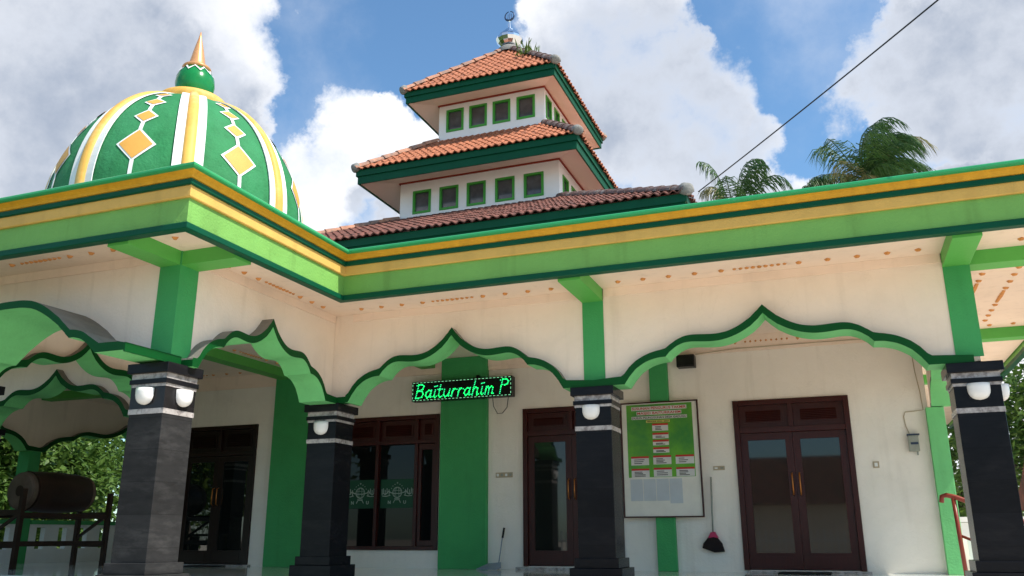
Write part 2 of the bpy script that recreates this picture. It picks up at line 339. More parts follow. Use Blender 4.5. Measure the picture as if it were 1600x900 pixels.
# hall walls, with real openings in the front one
OPEN = [(-11.5, -9.86, FL, 1.98, 'door'), (-8.55, -6.2, -.21, 1.98, 'window'), (-4.72, -3.12, -.44, 1.98, 'door'), (-1.41, .195, -.46, 1.92, 'door')]
hw = MB(); x = -12.95
for a, b, z0, z1, k in OPEN:
    hw.box(x, a, YW, YW+.2, FL, 3.3); hw.box(a, b, YW+.0, YW+.2, z1, 3.3)
    if z0 > FL: hw.box(a, b, YW, YW+.2, FL, z0)
    x = b
hw.box(x, 1.2, YW, YW+.2, FL, 3.3)
hw.box(1.0, 1.2, YW+.2, 25.5, FL, 3.3); hw.box(-12.95, -12.75, YW+.2, 25.5, FL, 3.3); hw.box(-12.75, 1.0, 25.3, 25.5, FL, 3.3)
hw.box(-12.5, -2.2, 14.0, 14.2, 3.34, 5.3); hw.box(-12.5, -12.3, 14.2, 24.4, 3.34, 5.3); hw.box(-2.4, -2.2, 14.2, 24.4, 3.34, 5.3); hw.box(-12.3, -2.4, 24.2, 24.4, 3.34, 5.3)
child(mosque, 'hall_wall', hw, 'hallcream')
child(mosque, 'wall_cornice', MB().box(-12.95, 1.16, YW-.045, YW-.002, 2.72, 2.9).box(-12.95, 1.16, YW-.03, YW-.002, 2.66, 2.72), 'soffit')
for q in ((-1.36, .25, YW-.12, YW-.002, FL+.001, -.465), (-4.8, -3.05, YW-.16, YW-.002, FL+.001, -.45), (-11.5, -9.8, YW-.1, YW-.002, FL+.001, -.462)): child(mosque, 'door_threshold', MB().box(*q), 'marble')
for x0, x1, f in ((-9.48, -8.6, .1), (-6.15, -5.32, .1), (-2.62, -2.34, .1), (1.165, 1.39, .1)):
    child(mosque, 'wall_pilaster', MB().box(x0, x1, YW-f, YW+(.12 if x0 > 1 else -.002), FL, 1.68 if x0 > 1 else 2.9), 'midgreen' if x0 < 1 else 'mint', bevel=.008)
# soffit / ceiling and roof slab
so_ = MB(); so_.box(-16.35, 2.85, 8.72, 26, 2.90, 3.05); so_.box(-10.12, -5.57, 5.98, 8.715, 2.90, 3.05)
child(mosque, 'veranda_ceiling', so_, 'soffit')
rs_ = MB(); rs_.box(-16.35, 2.85, 8.72, 14, 3.05, 3.33); rs_.box(-10.12, -5.57, 5.98, 8.715, 3.05, 3.33)
rs_.box(1.3, 2.85, 14, 26, 3.05, 3.33); rs_.box(-16.35, -13.1, 14, 26, 3.05, 3.33)
child(mosque, 'flat_roof', rs_, 'mortar')

# stepped fascia swept round the eaves
FP = [(2.94, 26), (2.94, 8.66), (-5.51, 8.66), (-5.51, 5.92), (-10.2, 5.92), (-10.2, 8.66), (-16.45, 8.66), (-16.45, 26)]
def offset_path(P, d):
    out = []
    for i, p in enumerate(P):
        def nrm(a, b):
            v = Vector((b[0]-a[0], b[1]-a[1])).normalized(); return Vector((-v.y, v.x))*-1*-1
        ns = []
        if i > 0: ns.append(nrm(P[i-1], p))
        if i < len(P)-1: ns.append(nrm(p, P[i+1]))
        # path runs clockwise seen from above with the outside on its left when flipped
        n = ns[0] if len(ns) == 1 else (ns[0]+ns[1])/(1+ns[0].dot(ns[1]))
        out.append((p[0]+n.x*d*OUTS, p[1]+n.y*d*OUTS))
    return out
OUTS = 1
def sweep(profile, path=FP):
    mb = MB(); n = len(profile); L = [offset_path(path, d) for d, z in profile]
    for i in range(len(path)-1):
        for k in range(n):
            k2 = (k+1) % n
            a, b = L[k][i], L[k][i+1]; c, d = L[k2][i+1], L[k2][i]
            mb.add([(*a, profile[k][1]), (*b, profile[k][1]), (*c, profile[k2][1]), (*d, profile[k2][1])], [(0, 1, 2, 3)])
    return mb
fascia = child(mosque, 'roof_fascia', sweep([(-.059, 2.80), (0, 2.80), (0, 3.12), (-.059, 3.12)]), 'lime')
def band(nm, prof, m, sm=False): child(fascia, nm, sweep(prof), m)
band('lower_band', [(-.06, 2.773), (.03, 2.773), (.035, 2.78), (.035, 2.83), (.02, 2.842), (-.06, 2.842)], 'fasciagreen')
band('pale_yellow_moulding', [(-.13, 3.09), (.025, 3.09), (.032, 3.10), (.032, 3.205), (-.13, 3.205)], 'paleyellow')
band('green_moulding', [(-.13, 3.2055), (.05, 3.2055), (.06, 3.213), (.06, 3.258), (.05, 3.265), (-.13, 3.265)], 'fasciagreen')
band('yellow_cove', [(-.13, 3.2655), (.045, 3.2655), (.06, 3.272), (.07, 3.295), (.09, 3.315), (.115, 3.33), (-.13, 3.33)], 'yellow')
band('green_cap', [(-.3, 3.3305), (.128, 3.3305), (.146, 3.338), (.152, 3.352), (.148, 3.372), (.13, 3.387), (.10, 3.396), (-.3, 3.40)], 'capgreen')

# beams
BZ0, BZ1 = 2.747, 2.9
def beam(x0, x1, y0, y1): child(mosque, 'ceiling_beam', MB().box(x0, x1, y0, y1, BZ0, BZ1), 'beamgreen')
for x in (-2.76, 1.23): beam(x, x+.26, 8.73, YA-.0)
beam(-2.76, -2.5, YA+TH, YW-.05); beam(1.23, 1.49, YA+TH, YW-.1)
beam(XA-.26, XA, 5.99, 6.715); beam(XA-.26, XA, 9.96, YW-.1); beam(XA+.002, -5.58, 6.72, 6.98)
beam(XP, XP+.26, 5.99, 6.715); beam(XP, XP+.26, 9.96, YW-.1); beam(-10.11, XP-.002, 6.72, 6.98)
beam(1.492, 2.85, YA+.002, YA+.26); beam(1.42, 2.85, 13.75, 14.0); beam(-16.3, -12.96, 13.0, 13.25); beam(-12.95, -12.7, YA+TH, YW-.05)
for y in (17.5,): beam(1.22, 2.85, y, y+.25)

# ---- arches
PR = [(0,.705,.79),(.056,.645,.735),(.14,.57,.655),(.26,.50,.575),(.38,.455,.522),(.5,.43,.50),(.6,.428,.50),(.70,.435,.507),(.80,.445,.512),(.89,.44,.502),(.98,.405,.465),
      (1.06,.345,.41),(1.11,.29,.375),(1.17,.288,.36),(1.24,.28,.35),(1.35,.245,.315),(1.46,.175,.255),(1.54,.085,.185),(1.6,0,.11),(1.64,0,.082),(1.72,0,.078)]
HOOD = [(0,.555,.62),(.14,.555,.62),(.28,.535,.60),(.39,.50,.565),(.54,.42,.485),(.69,.32,.385),(.79,.235,.30),(.86,.175,.245),(.93,.178,.24),(1.03,.15,.215),(1.12,.09,.16),(1.22,0,.10),(1.26,0,.078),(1.5,0,.075)]
def sample(pr, w, wr):
    k = w/wr; pts = []
    for i in range(len(pr)-1):
        a, b = pr[i], pr[i+1]; n = 4 if i < len(pr)-3 else 1
        for j in range(n):
            t = j/n
            # smooth except at the apex and cusp
            t2 = t
            pts.append(tuple(a[q]+(b[q]-a[q])*t2 for q in range(3)))
    pts.append(pr[-1])
    # light smoothing away from apex and cusp
    for _ in range(3):
        q = pts[:]
        for i in range(1, len(pts)-1):
            if abs(pts[i][0]-(1.11 if wr > 1.5 else .86)) < .012 or pts[i][0] > (1.5 if wr > 1.5 else 1.15): continue
            q[i] = (pts[i][0], (pts[i-1][1]+2*pts[i][1]+pts[i+1][1])/4, (pts[i-1][2]+2*pts[i][2]+pts[i+1][2])/4)
        pts = q
    return [(p[0]*k, p[1], p[2]) for p in pts]
def arch(axis, c, w, face, s0, s1, zt=1.69, proj=.12, th=TH, wall=True, top=2.9, pr=PR, wr=1.6, hs=1.0, back=None, sgn=1, mats=('dkgreen', 'mint', 'dust'), wallmat='cream'):
    """axis x: plane y=face looking to -y; axis y: plane x=face looking to +x. s0,s1 = ends of the bay (absolute)"""
    def P(s, d, z): return (s, face-d, z) if axis == 'x' else (face+d, s, z)
    half = sample(pr, w, wr); k = w/wr
    full = [(c-u, lo*hs, hi_) for u, lo, hi_ in reversed(half)] + [(c+u, lo*hs, hi_) for u, lo, hi_ in half[1:]]
    full = [(s, lo, (lo+(hi_-lo/hs)*1.0 if hs != 1 else hi_)+.014) for s, lo, hi_ in full]
    full = [p for p in full if s0 < p[0] < s1]
    full = [(s0, 0, .075)] + full + [(s1, 0, .075)]
    tb = back if back is not None else -th
    tr = MB(); n = len(full); vs_ = []
    for s, lo, hi_ in full:
        vs_ += [P(s, proj, zt+lo), P(s, proj, zt+hi_), P(s, -.02, zt+hi_), P(s, tb, zt+lo), P(s, tb, zt+lo+.05)]
    fr, un, ex, bk = [], [], [], []
    for i in range(n-1):
        a, b = i*5, i*5+5
        fr.append((a, b, b+1, a+1)); un.append((a, a+3, b+3, b)); ex.append((a+1, b+1, b+2, a+2)); bk.append((a+3, a+4, b+4, b+3))
    tr.add(vs_, fr, 0); tr.m = tr.m; base = len(tr.f)
    tr.f += un+ex+bk; tr.m += [1]*len(un)+[2]*len(ex)+[0]*len(bk)
    tr.f += [(0, 1, 2, 4, 3), ((n-1)*5, (n-1)*5+3, (n-1)*5+4, (n-1)*5+2, (n-1)*5+1)]; tr.m += [0, 0]
    par = mosque
    if wall:
        wb = MB(); vs_ = []
        for s, lo, hi_ in full:
            z = zt+(lo+hi_)/2
            vs_ += [P(s, 0, z), P(s, 0, top), P(s, -th+.002, z), P(s, -th+.002, top)]
        fs = []
        for i in range(n-1):
            a, b = i*4, i*4+4; fs += [(a, b, b+1, a+1), (a+3, b+3, b+2, a+2), (a, a+2, b+2, b)]
        fs += [(0, 1, 3, 2), ((n-1)*4, (n-1)*4+2, (n-1)*4+3, (n-1)*4+1)]
        wb.add(vs_, fs); par = child(mosque, 'arcade_wall', wb, wallmat)
    return child(par, 'arch_trim', tr, list(mats))
arch('x', -4.465, 1.475, YA, -5.985, -2.62, hs=1.10)
arch('x', -.642, 1.602, YA, -2.6195, 1.38)
arch('y', 8.14, 1.19, XA, 6.86, 9.719, proj=.165, zt=1.68)
# corner pieces so the two trims meet over the middle column
child(mosque, 'arcade_wall', MB().box(XA-.25, -5.986, YA+.001, YA+TH, 1.72, 2.9), 'cream')
child(mosque, 'arch_trim', MB().box(XA-.25, -5.986, YA-.12, YA-.002, 1.69, 1.765), 'dkgreen')
# porch front with its deep hood
arch('x', -7.85, 1.22, 6.72, -9.39, XA-.001, proj=.62, zt=1.715, pr=HOOD, wr=1.22)
child(mosque, 'arch_trim', MB().box(XA+.001, XA+.018, 6.10, 6.859, 1.70, 1.79), ['dkgreen'])
# bays on the far side of the porch and the west veranda
arch('y', 8.3, 1.28, XP+.2, 6.86, 9.719, proj=.10, zt=1.69)
arch('x', -11.15, 1.45, YA, -12.95, XP-.05)
arch('x', -14.1, .95, YA, -15.4, -12.951)
arch('y', 10.9, 1.85, -15.4, 9.8, 13.05, proj=.1); arch('y', 15.35, 2.15, -15.4, 13.051, 17.6, proj=.1); arch('y', 19.8, 2.0, -15.4, 17.61, 22, proj=.1)
# east side arch between corner column and the hall
arch('y', 11.45, 1.4, 1.49, 9.96, 12.96, proj=.0, zt=1.69, th=.25)

# green strips above the columns
for x in (-2.76, 1.23): child(mosque, 'column_strip', MB().box(x, x+.26, YA-.012, YA-.001, 1.765, 2.9), 'midgreen')
child(mosque, 'column_strip', MB().box(XA-.26, XA+.012, 6.708, 6.985, 1.745, 2.9), 'midgreen')
child(mosque, 'column_strip', MB().box(XP, XP+.26, 6.708, 6.985, 1.745, 2.9), 'midgreen')

cs_ = [(-5.984, -2.77, YA-.02, YA-.001), (-2.49, 1.22, YA-.02, YA-.001), (-9.12, -6.54, 6.70, 6.719), (XA+.001, XA+.02, 6.99, 9.70)]
for a_ in cs_: child(mosque, 'arcade_cornice', MB().box(*a_, 2.80, 2.899), 'soffit')

# ---- columns
def column(cx, cy, m='granite_dark', w=.215, dx=1, cap=True):
    cl = MB(); cl.box(cx-w, cx+w, cy-w, cy+w, FL+.15, 1.60)
    c = child(mosque, 'column', cl, m, bevel=.006)
    e = .045
    child(c, 'capital', MB().box(cx-w-e, cx+w+e, cy-w-e, cy+w+e, 1.59, 1.689), 'granite_dark', bevel=.006)
    for z0, z1, g in ((1.53, 1.588, .006), (1.452, 1.482, .006), (1.18, 1.232, .006)): child(c, 'marble_strip', MB().box(cx-w-g, cx+w+g, cy-w-g, cy+w+g, z0, z1), 'marble')
    if m == 'granite_grey': child(c, 'lamp_course', MB().box(cx-w-.003, cx+w+.003, cy-w-.003, cy+w+.003, 1.2325, 1.4515), 'granite_mid')
    child(c, 'upper_course', MB().box(cx-w-.02, cx+w+.02, cy-w-.02, cy+w+.02, 1.4825, 1.5295), 'granite_dark')
    child(c, 'base', MB().box(cx-w-.04, cx+w+.04, cy-w-.04, cy+w+.04, -.34, -.235).box(cx-w-.085, cx+w+.085, cy-w-.085, cy+w+.085, FL, -.3405), m, bevel=.006)
    return c
column(-6.42, 6.845, 'granite_grey'); column(-6.33, 9.84); column(-2.64, 9.84); column(1.37, 9.84)
column(XP+.13, 6.845, 'granite_dark'); column(XP+.13, 9.84); column(-12.9, 9.84); column(-15.4, 9.84)
for y in (13.0, 17.6, 22): child(mosque, 'west_pillar', MB().box(-15.65, -15.35, y-.12, y+.14, FL, 1.688), 'midgreen')

# ---- plaster ornaments under the eaves
def drop(mb, x, y, z, ux, uy, s=1.0):
    """small half-round boss with a point, long axis along (ux,uy)"""
    vx, vy = -uy, ux; r = .036*s; vs_ = []
    ring = [(-1, .25), (-.75, .75), (0, 1), (.75, .75), (1, .25), (.55, -.5), (0, -1.15), (-.55, -.5)]
    for k, dz in ((1, 0), (.55, -.022*s)):
        for a, b in ring: vs_.append((x+(ux*a+vx*b)*r*k, y+(uy*a+vy*b)*r*k, z+dz))
    mb.add(vs_, [tuple(range(8, 16))]+[(i, (i+1) % 8, (i+1) % 8+8, i+8) for i in range(8)])
ORN_REST = MB(); ORN_N = 0
def ornament_row(a, b, fixed, axis, flip=1, gap=.30, z=2.899, cluster=True):
    mb = MB(); L = b-a; mid = (a+b)/2; ps = []
    t = .14 if cluster else 0
    k = 0
    while True:
        d = (.42 if cluster else 0)+k*gap
        if d > L/2-.08: break
        ps += [(mid-d, 1), (mid+d, 1)] if d else [(mid, 1)]; k += 1
    if cluster: ps += [(mid+i*.068, .6+.25*(1-abs(i)/5)) for i in range(-4, 5)]
    global ORN_N
    own = ORN_N+len(ps) <= 100
    for p, s in ps:
        mb = MB() if own else ORN_REST
        if axis == 'x': drop(mb, p, fixed, z, 1, 0, s) if flip > 0 else drop(mb, p, fixed, z, -1, 0, s)
        else: drop(mb, fixed, p, z, 0, 1, s) if flip > 0 else drop(mb, fixed, p, z, 0, -1, s)
        if own: child(mosque, 'eaves_ornament', mb, 'ornament'); ORN_N += 1
ornament_row(-5.95, -2.85, 9.46, 'x'); ornament_row(-2.4, 1.15, 9.46, 'x'); ornament_row(1.6, 2.9, 9.46, 'x', cluster=False)
ornament_row(7.1, 9.4, -6.13, 'y', 1, .26); ornament_row(-9.2, -6.65, 6.41, 'x')
ornament_row(6.1, 6.6, -6.03, 'y', cluster=False, gap=.25)
ornament_row(-5.2, -2.7, YW-.32, 'x'); ornament_row(-8.9, -6.6, YW-.32, 'x'); ornament_row(-12.7, -9.6, YW-.32, 'x')
ornament_row(10.2, 12.6, XP+.45, 'y'); ornament_row(10.2, 12.6, XA-.5, 'y'); ornament_row(10.2, 12.6, XA+.25, 'y'); ornament_row(6.9, 9.6, XA-.5, 'y'); ornament_row(7.2, 9.6, XP+.5, 'y')
ornament_row(10.2, 13.5, 2.1, 'y'); ornament_row(10.1, 12.7, 1.75, 'y'); ornament_row(1.6, 2.8, 13.5, 'x', cluster=False)
# ornaments on the wall cornice
mb = ORN_REST
for x0, x1 in ((-2.3, 1.1),):
    mid = -.85
    for p, s in [(mid+i*.075, .6) for i in range(-4, 5)]+[(mid+q*(.45+.28*k), 1) for k in range(4) for q in (-1, 1)]:
        if x0 < p < x1:
            r = .03*s; mb.add([(p-r, YW-.046, 2.80), (p, YW-.046, 2.80+r), (p+r, YW-.046, 2.80), (p, YW-.046, 2.80-r*1.2), (p, YW-.064, 2.80)], [(0, 1, 4), (1, 2, 4), (2, 3, 4), (3, 0, 4)])
tag(child(mosque, 'small_ornament', ORN_REST, 'ornament'), kind='stuff')
child(mosque, 'ceiling_rose', MB().lathe([(.09, 0), (.085, -.012), (.06, -.006), (.045, -.012), (0, -.012)], (-.0, 9.12, 2.899), 20), 'soffit')

# ---- doors and the big window
def leaf(par, x0, x1, z0, z1, y, hx, st=.10, wd='wood', glass_z0=.22, with_handle=True):
    mb = MB(); mb.box(x0, x0+st, y, y+.045, z0, z1).box(x1-st, x1, y, y+.045, z0, z1).box(x0+st, x1-st, y, y+.045, z1-st, z1).box(x0+st, x1-st, y, y+.045, z0, z0+glass_z0)
    mb.box(x0+st+.04, x1-st-.04, y-.006, y-.001, z0+.05, z0+glass_z0-.05)
    child(par, 'door_leaf', mb, wd)
    child(par, 'glass_pane', MB().box(x0+st+.001, x1-st-.001, y+.018, y+.026, z0+glass_z0+.001, z1-st-.001), 'glass_clear' if wd == 'woodblk' else 'glass_door')
    if with_handle:
        child(par, 'handle', MB().tube([(hx, y-.005, .86), (hx, y-.055, .84), (hx, y-.06, .71), (hx, y-.055, .57), (hx, y-.005, .55)], .011, 8), 'brass', smooth=True)
def louvre(par, x0, x1, z0, z1, y, wd='wood'):
    mb = MB(); mb.box(x0, x1, y+.03, y+.045, z0, z1)
    mb.box(x0+.06, x1-.06, y+.02, y+.029, z0+.07, z1-.07)
    n = 6
    for i in range(n):
        z = z0+.10+(z1-z0-.2)*i/(n-1); mb.add([(x0+.1, y-.004, z-.012), (x1-.1, y-.004, z-.012), (x1-.1, y+.019, z+.016), (x0+.1, y+.019, z+.016), (x0+.1, y-.004, z-.018), (x1-.1, y-.004, z-.018), (x1-.1, y+.019, z+.010), (x0+.1, y+.019, z+.010)], [(0,1,2,3),(7,6,5,4),(0,4,5,1),(1,5,6,2),(2,6,7,3),(3,7,4,0)])
    child(par, 'transom_louvre', mb, wd)
def double_door(x0, x1, z0, z1, tz, label=None, wd='wood'):
    f = .075; y = YW+.015; mid = (x0+x1)/2
    fr = MB(); fr.box(x0, x0+f, YW-.035, YW+.12, z0, z1).box(x1-f, x1, YW-.035, YW+.12, z0, z1).box(x0+f, x1-f, YW-.035, YW+.12, z1-f, z1)
    fr.box(x0+f, x1-f, YW-.03, YW+.12, tz-.04, tz+.04).box(mid-.035, mid+.035, YW-.03, YW+.12, tz+.04, z1-f)
    d = child(mosque, 'door', fr, wd, bevel=.005, label=label)
    leaf(d, x0+f+.002, mid-.002, z0+.01, tz-.042, y, mid-.05, wd=wd); leaf(d, mid+.002, x1-f-.002, z0+.01, tz-.042, y, mid+.05, wd=wd)
    louvre(d, x0+f+.001, mid-.036, tz+.041, z1-f-.001, YW, wd); louvre(d, mid+.036, x1-f-.001, tz+.041, z1-f-.001, YW, wd)
    return d
double_door(-1.41, .195, -.46, 1.92, 1.48); double_door(-4.72, -3.12, -.44, 1.98, 1.58); double_door(-11.5, -9.86, -.46, 1.98, 1.47, wd='woodblk')
wf = MB(); y0, y1 = YW-.035, YW+.12
X0, X1, Z0, Z1 = -8.55, -6.2, -.21, 1.98
wf.box(X0, X0+.07, y0, y1, Z0, Z1).box(X1-.07, X1, y0, y1, Z0, Z1).box(X0+.07, X1-.07, y0, y1, Z1-.07, Z1).box(X0+.07, X1-.07, y0, y1, Z0, Z0+.06).box(X0+.07, X1-.07, y0+.004, y1, 1.50, 1.56)
for xm in (-8.02, -7.36, -6.62): wf.box(xm-.03, xm+.03, y0+.004, y1, Z0+.06, 1.50).box(xm-.03, xm+.03, y0+.004, y1, 1.56, Z1-.07)
win = child(mosque, 'large_window', wf, 'wood', bevel=.004)
child(win, 'glass_pane', MB().box(X0+.07, X1-.07, YW+.05, YW+.058, Z0+.06, 1.5), 'glass')
cs = MB(); cs.box(-6.58, -6.28, YW+.0, YW+.045, 1.40, 1.49).box(-6.58, -6.28, YW, YW+.045, Z0+.07, -.06).box(-6.59, -6.53, YW, YW+.045, -.06, 1.40).box(-6.33, -6.28, YW, YW+.045, -.06, 1.40)
child(win, 'casement', cs, 'wood')
for a, b in ((-8.48, -8.05), (-7.99, -7.39), (-7.33, -6.65), (-6.59, -6.27)): louvre(win, a, b, 1.561, 1.909, YW, 'wood')

# ---- dome
DC = (-7.85, 8.3)
def dpt(th, z, off=0):
    zc, H, r0 = 3.9, 1.80, 1.57; t = (z-zc)/H
    r = r0*math.sqrt(max(0, 1-t*t)); nz = r0*r0*(z-zc)/(H*H); nr = max(r, .001); L = math.hypot(nr, nz)
    return (DC[0]+(r+off*nr/L)*math.cos(th), DC[1]+(r+off*nr/L)*math.sin(th), z+off*nz/L)
dm_ = MB(); NZ, NT = 40, 96; vs_ = []
zs = [3.34+(5.695-3.34)*math.sin(math.pi/2*i/NZ) for i in range(NZ+1)]
for z in zs:
    for k in range(NT): vs_.append(dpt(2*math.pi*k/NT, z))
dm_.add(vs_, [(i*NT+k, i*NT+(k+1) % NT, (i+1)*NT+(k+1) % NT, (i+1)*NT+k) for i in range(NZ) for k in range(NT)]); dome = child(mosque, 'dome', dm_, 'domegreen', smooth=True)
def strip(mb, path, w, off, h=.0, round_=False, mi=0):
    """ribbon on the dome following path [(theta,z)], width w metres"""
    n = len(path); P = [Vector(dpt(t, z, off)) for t, z in path]; C = Vector((DC[0], DC[1], 3.6)); vs_ = []
    ks = [(-.5, 0), (-.42, .6), (-.22, .95), (0, 1.05), (.22, .95), (.42, .6), (.5, 0)] if round_ else [(-.5, 0), (-.5, 1), (.5, 1), (.5, 0)]
    for i, p in enumerate(P):
        t = (P[min(i+1, n-1)]-P[max(i-1, 0)]).normalized(); nn = (p-C); nn = (nn-t*nn.dot(t)).normalized(); s = t.cross(nn)
        ww = w(i/(n-1)) if callable(w) else w
        for a, b in ks: vs_.append(p+s*a*ww+nn*b*h)
    m = len(ks)
    mb.add(vs_, [(i*m+k, i*m+k+1, (i+1)*m+k+1, (i+1)*m+k) for i in range(n-1) for k in range(m-1)], mi)
for k in range(8):
    th = R(-46+45*k); path = [(th, 3.4+(5.67-3.4)*math.sin(math.pi/2*i/28)) for i in range(29)]
    w1 = MB(); strip(w1, path, lambda t: .345*(1-.42*t**3) , .004, .012)
    rb = child(dome, 'rib', w1, 'purewhite', smooth=False)
    y1_ = MB(); strip(y1_, path, lambda t: .14*(1-.35*t**3), .014, .04, True); 
    for p in y1_.v: pass
    o_ = child(dome, 'rib_bead', y1_, 'ribyellow', smooth=True)
    # diamonds of the panel to the left of this rib
    tp = th-R(22.5)
    dw, dy = MB(), MB()
    def diamond(z, hz, ha, m_, grow, off):
        g = grow; A = [(tp, z+hz+g*.8), (tp+ha+g/1.5, z), (tp, z-hz-g*.8), (tp-ha-g/1.5, z)]
        vs2 = []; n_ = 6
        for i in range(n_+1):
            for j in range(n_+1):
                u, v = i/n_, j/n_
                t_ = tp+((u-v))*(ha+g/1.4)/1.0*1.0; z_ = z+(1-u-v)*-(hz+g)
                vs2.append(dpt(t_, z_, off))
        m_.add(vs2, [(i*(n_+1)+j, (i+1)*(n_+1)+j, (i+1)*(n_+1)+j+1, i*(n_+1)+j+1) for i in range(n_) for j in range(n_)])
    for z, hz, ha in ((4.40, .205, R(7.4)), (4.85, .095, R(4.9)), (5.14, .06, R(5.4)), (5.35, .036, R(5.4))):
        d1_, d2_ = MB(), MB(); diamond(z, hz, ha, d1_, .035, .010); diamond(z, hz, ha, d2_, .0, .016)
        q = child(dome, 'diamond', d2_, 'ochre'); child(dome, 'diamond_border', d1_, 'purewhite')
    def line(path, w_): q = MB(); strip(q, path, w_, .008, .004); child(dome, 'white_line', q, 'purewhite')
    for za, zb in ((3.86, 4.18), (4.62, 4.74), (4.96, 5.07), (5.22, 5.30)): line([(tp, za+(zb-za)*i/4) for i in range(5)], .045)
    # scalloped line near the foot
    for sgn in (-1, 1):
        line([(tp+sgn*R(22.5-2-11*math.sin(math.pi/2*i/8)), 3.66+.25*math.cos(math.pi/2*i/8)) for i in range(9)], .035)
        line([(tp+sgn*R(8.5*i/6), 3.865-.09*(i/6)**2) for i in range(7)], .035)
child(dome, 'dome_collar', MB().lathe([(.43, 5.60), (.455, 5.68), (.46, 5.73), (.435, 5.765), (.36, 5.79), (.27, 5.815), (.2, 5.85)], (DC[0], DC[1], 0), 40), 'ribyellow', smooth=True)
fi = child(dome, 'finial_bulb', MB().lathe([(.19, 5.80), (.245, 5.90), (.262, 6.02), (.25, 6.12), (.20, 6.215), (.17, 6.25), (0, 6.26)], (DC[0], DC[1], 0), 40), 'bulbgreen', smooth=True)
child(dome, 'finial_spire', MB().lathe([(.12, 6.24), (.175, 6.255), (.195, 6.275), (.185, 6.295), (.13, 6.31), (.115, 6.33), (.10, 6.40), (.062, 6.60), (.025, 6.76), (.006, 6.87), (0, 6.875)], (DC[0], DC[1], 0), 28), 'copper', smooth=True)
zz = MB(); nk = 20
for i in range(nk):
    a0, a1 = 2*math.pi*i/nk, 2*math.pi*(i+1)/nk; za, zb = (6.225, 6.14) if i % 2 else (6.14, 6.225)
    def bp_(a, z):
        r = .262*math.sqrt(max(0, 1-((z-6.02)/.30)**2))+.016; return (DC[0]+r*math.cos(a), DC[1]+r*math.sin(a), z)
    zz.add([bp_(a0, za), bp_(a1, zb), bp_(a1, zb+.028), bp_(a0, za+.028)], [(0, 1, 2, 3)])
child(dome, 'zigzag_band', zz, 'purewhite')

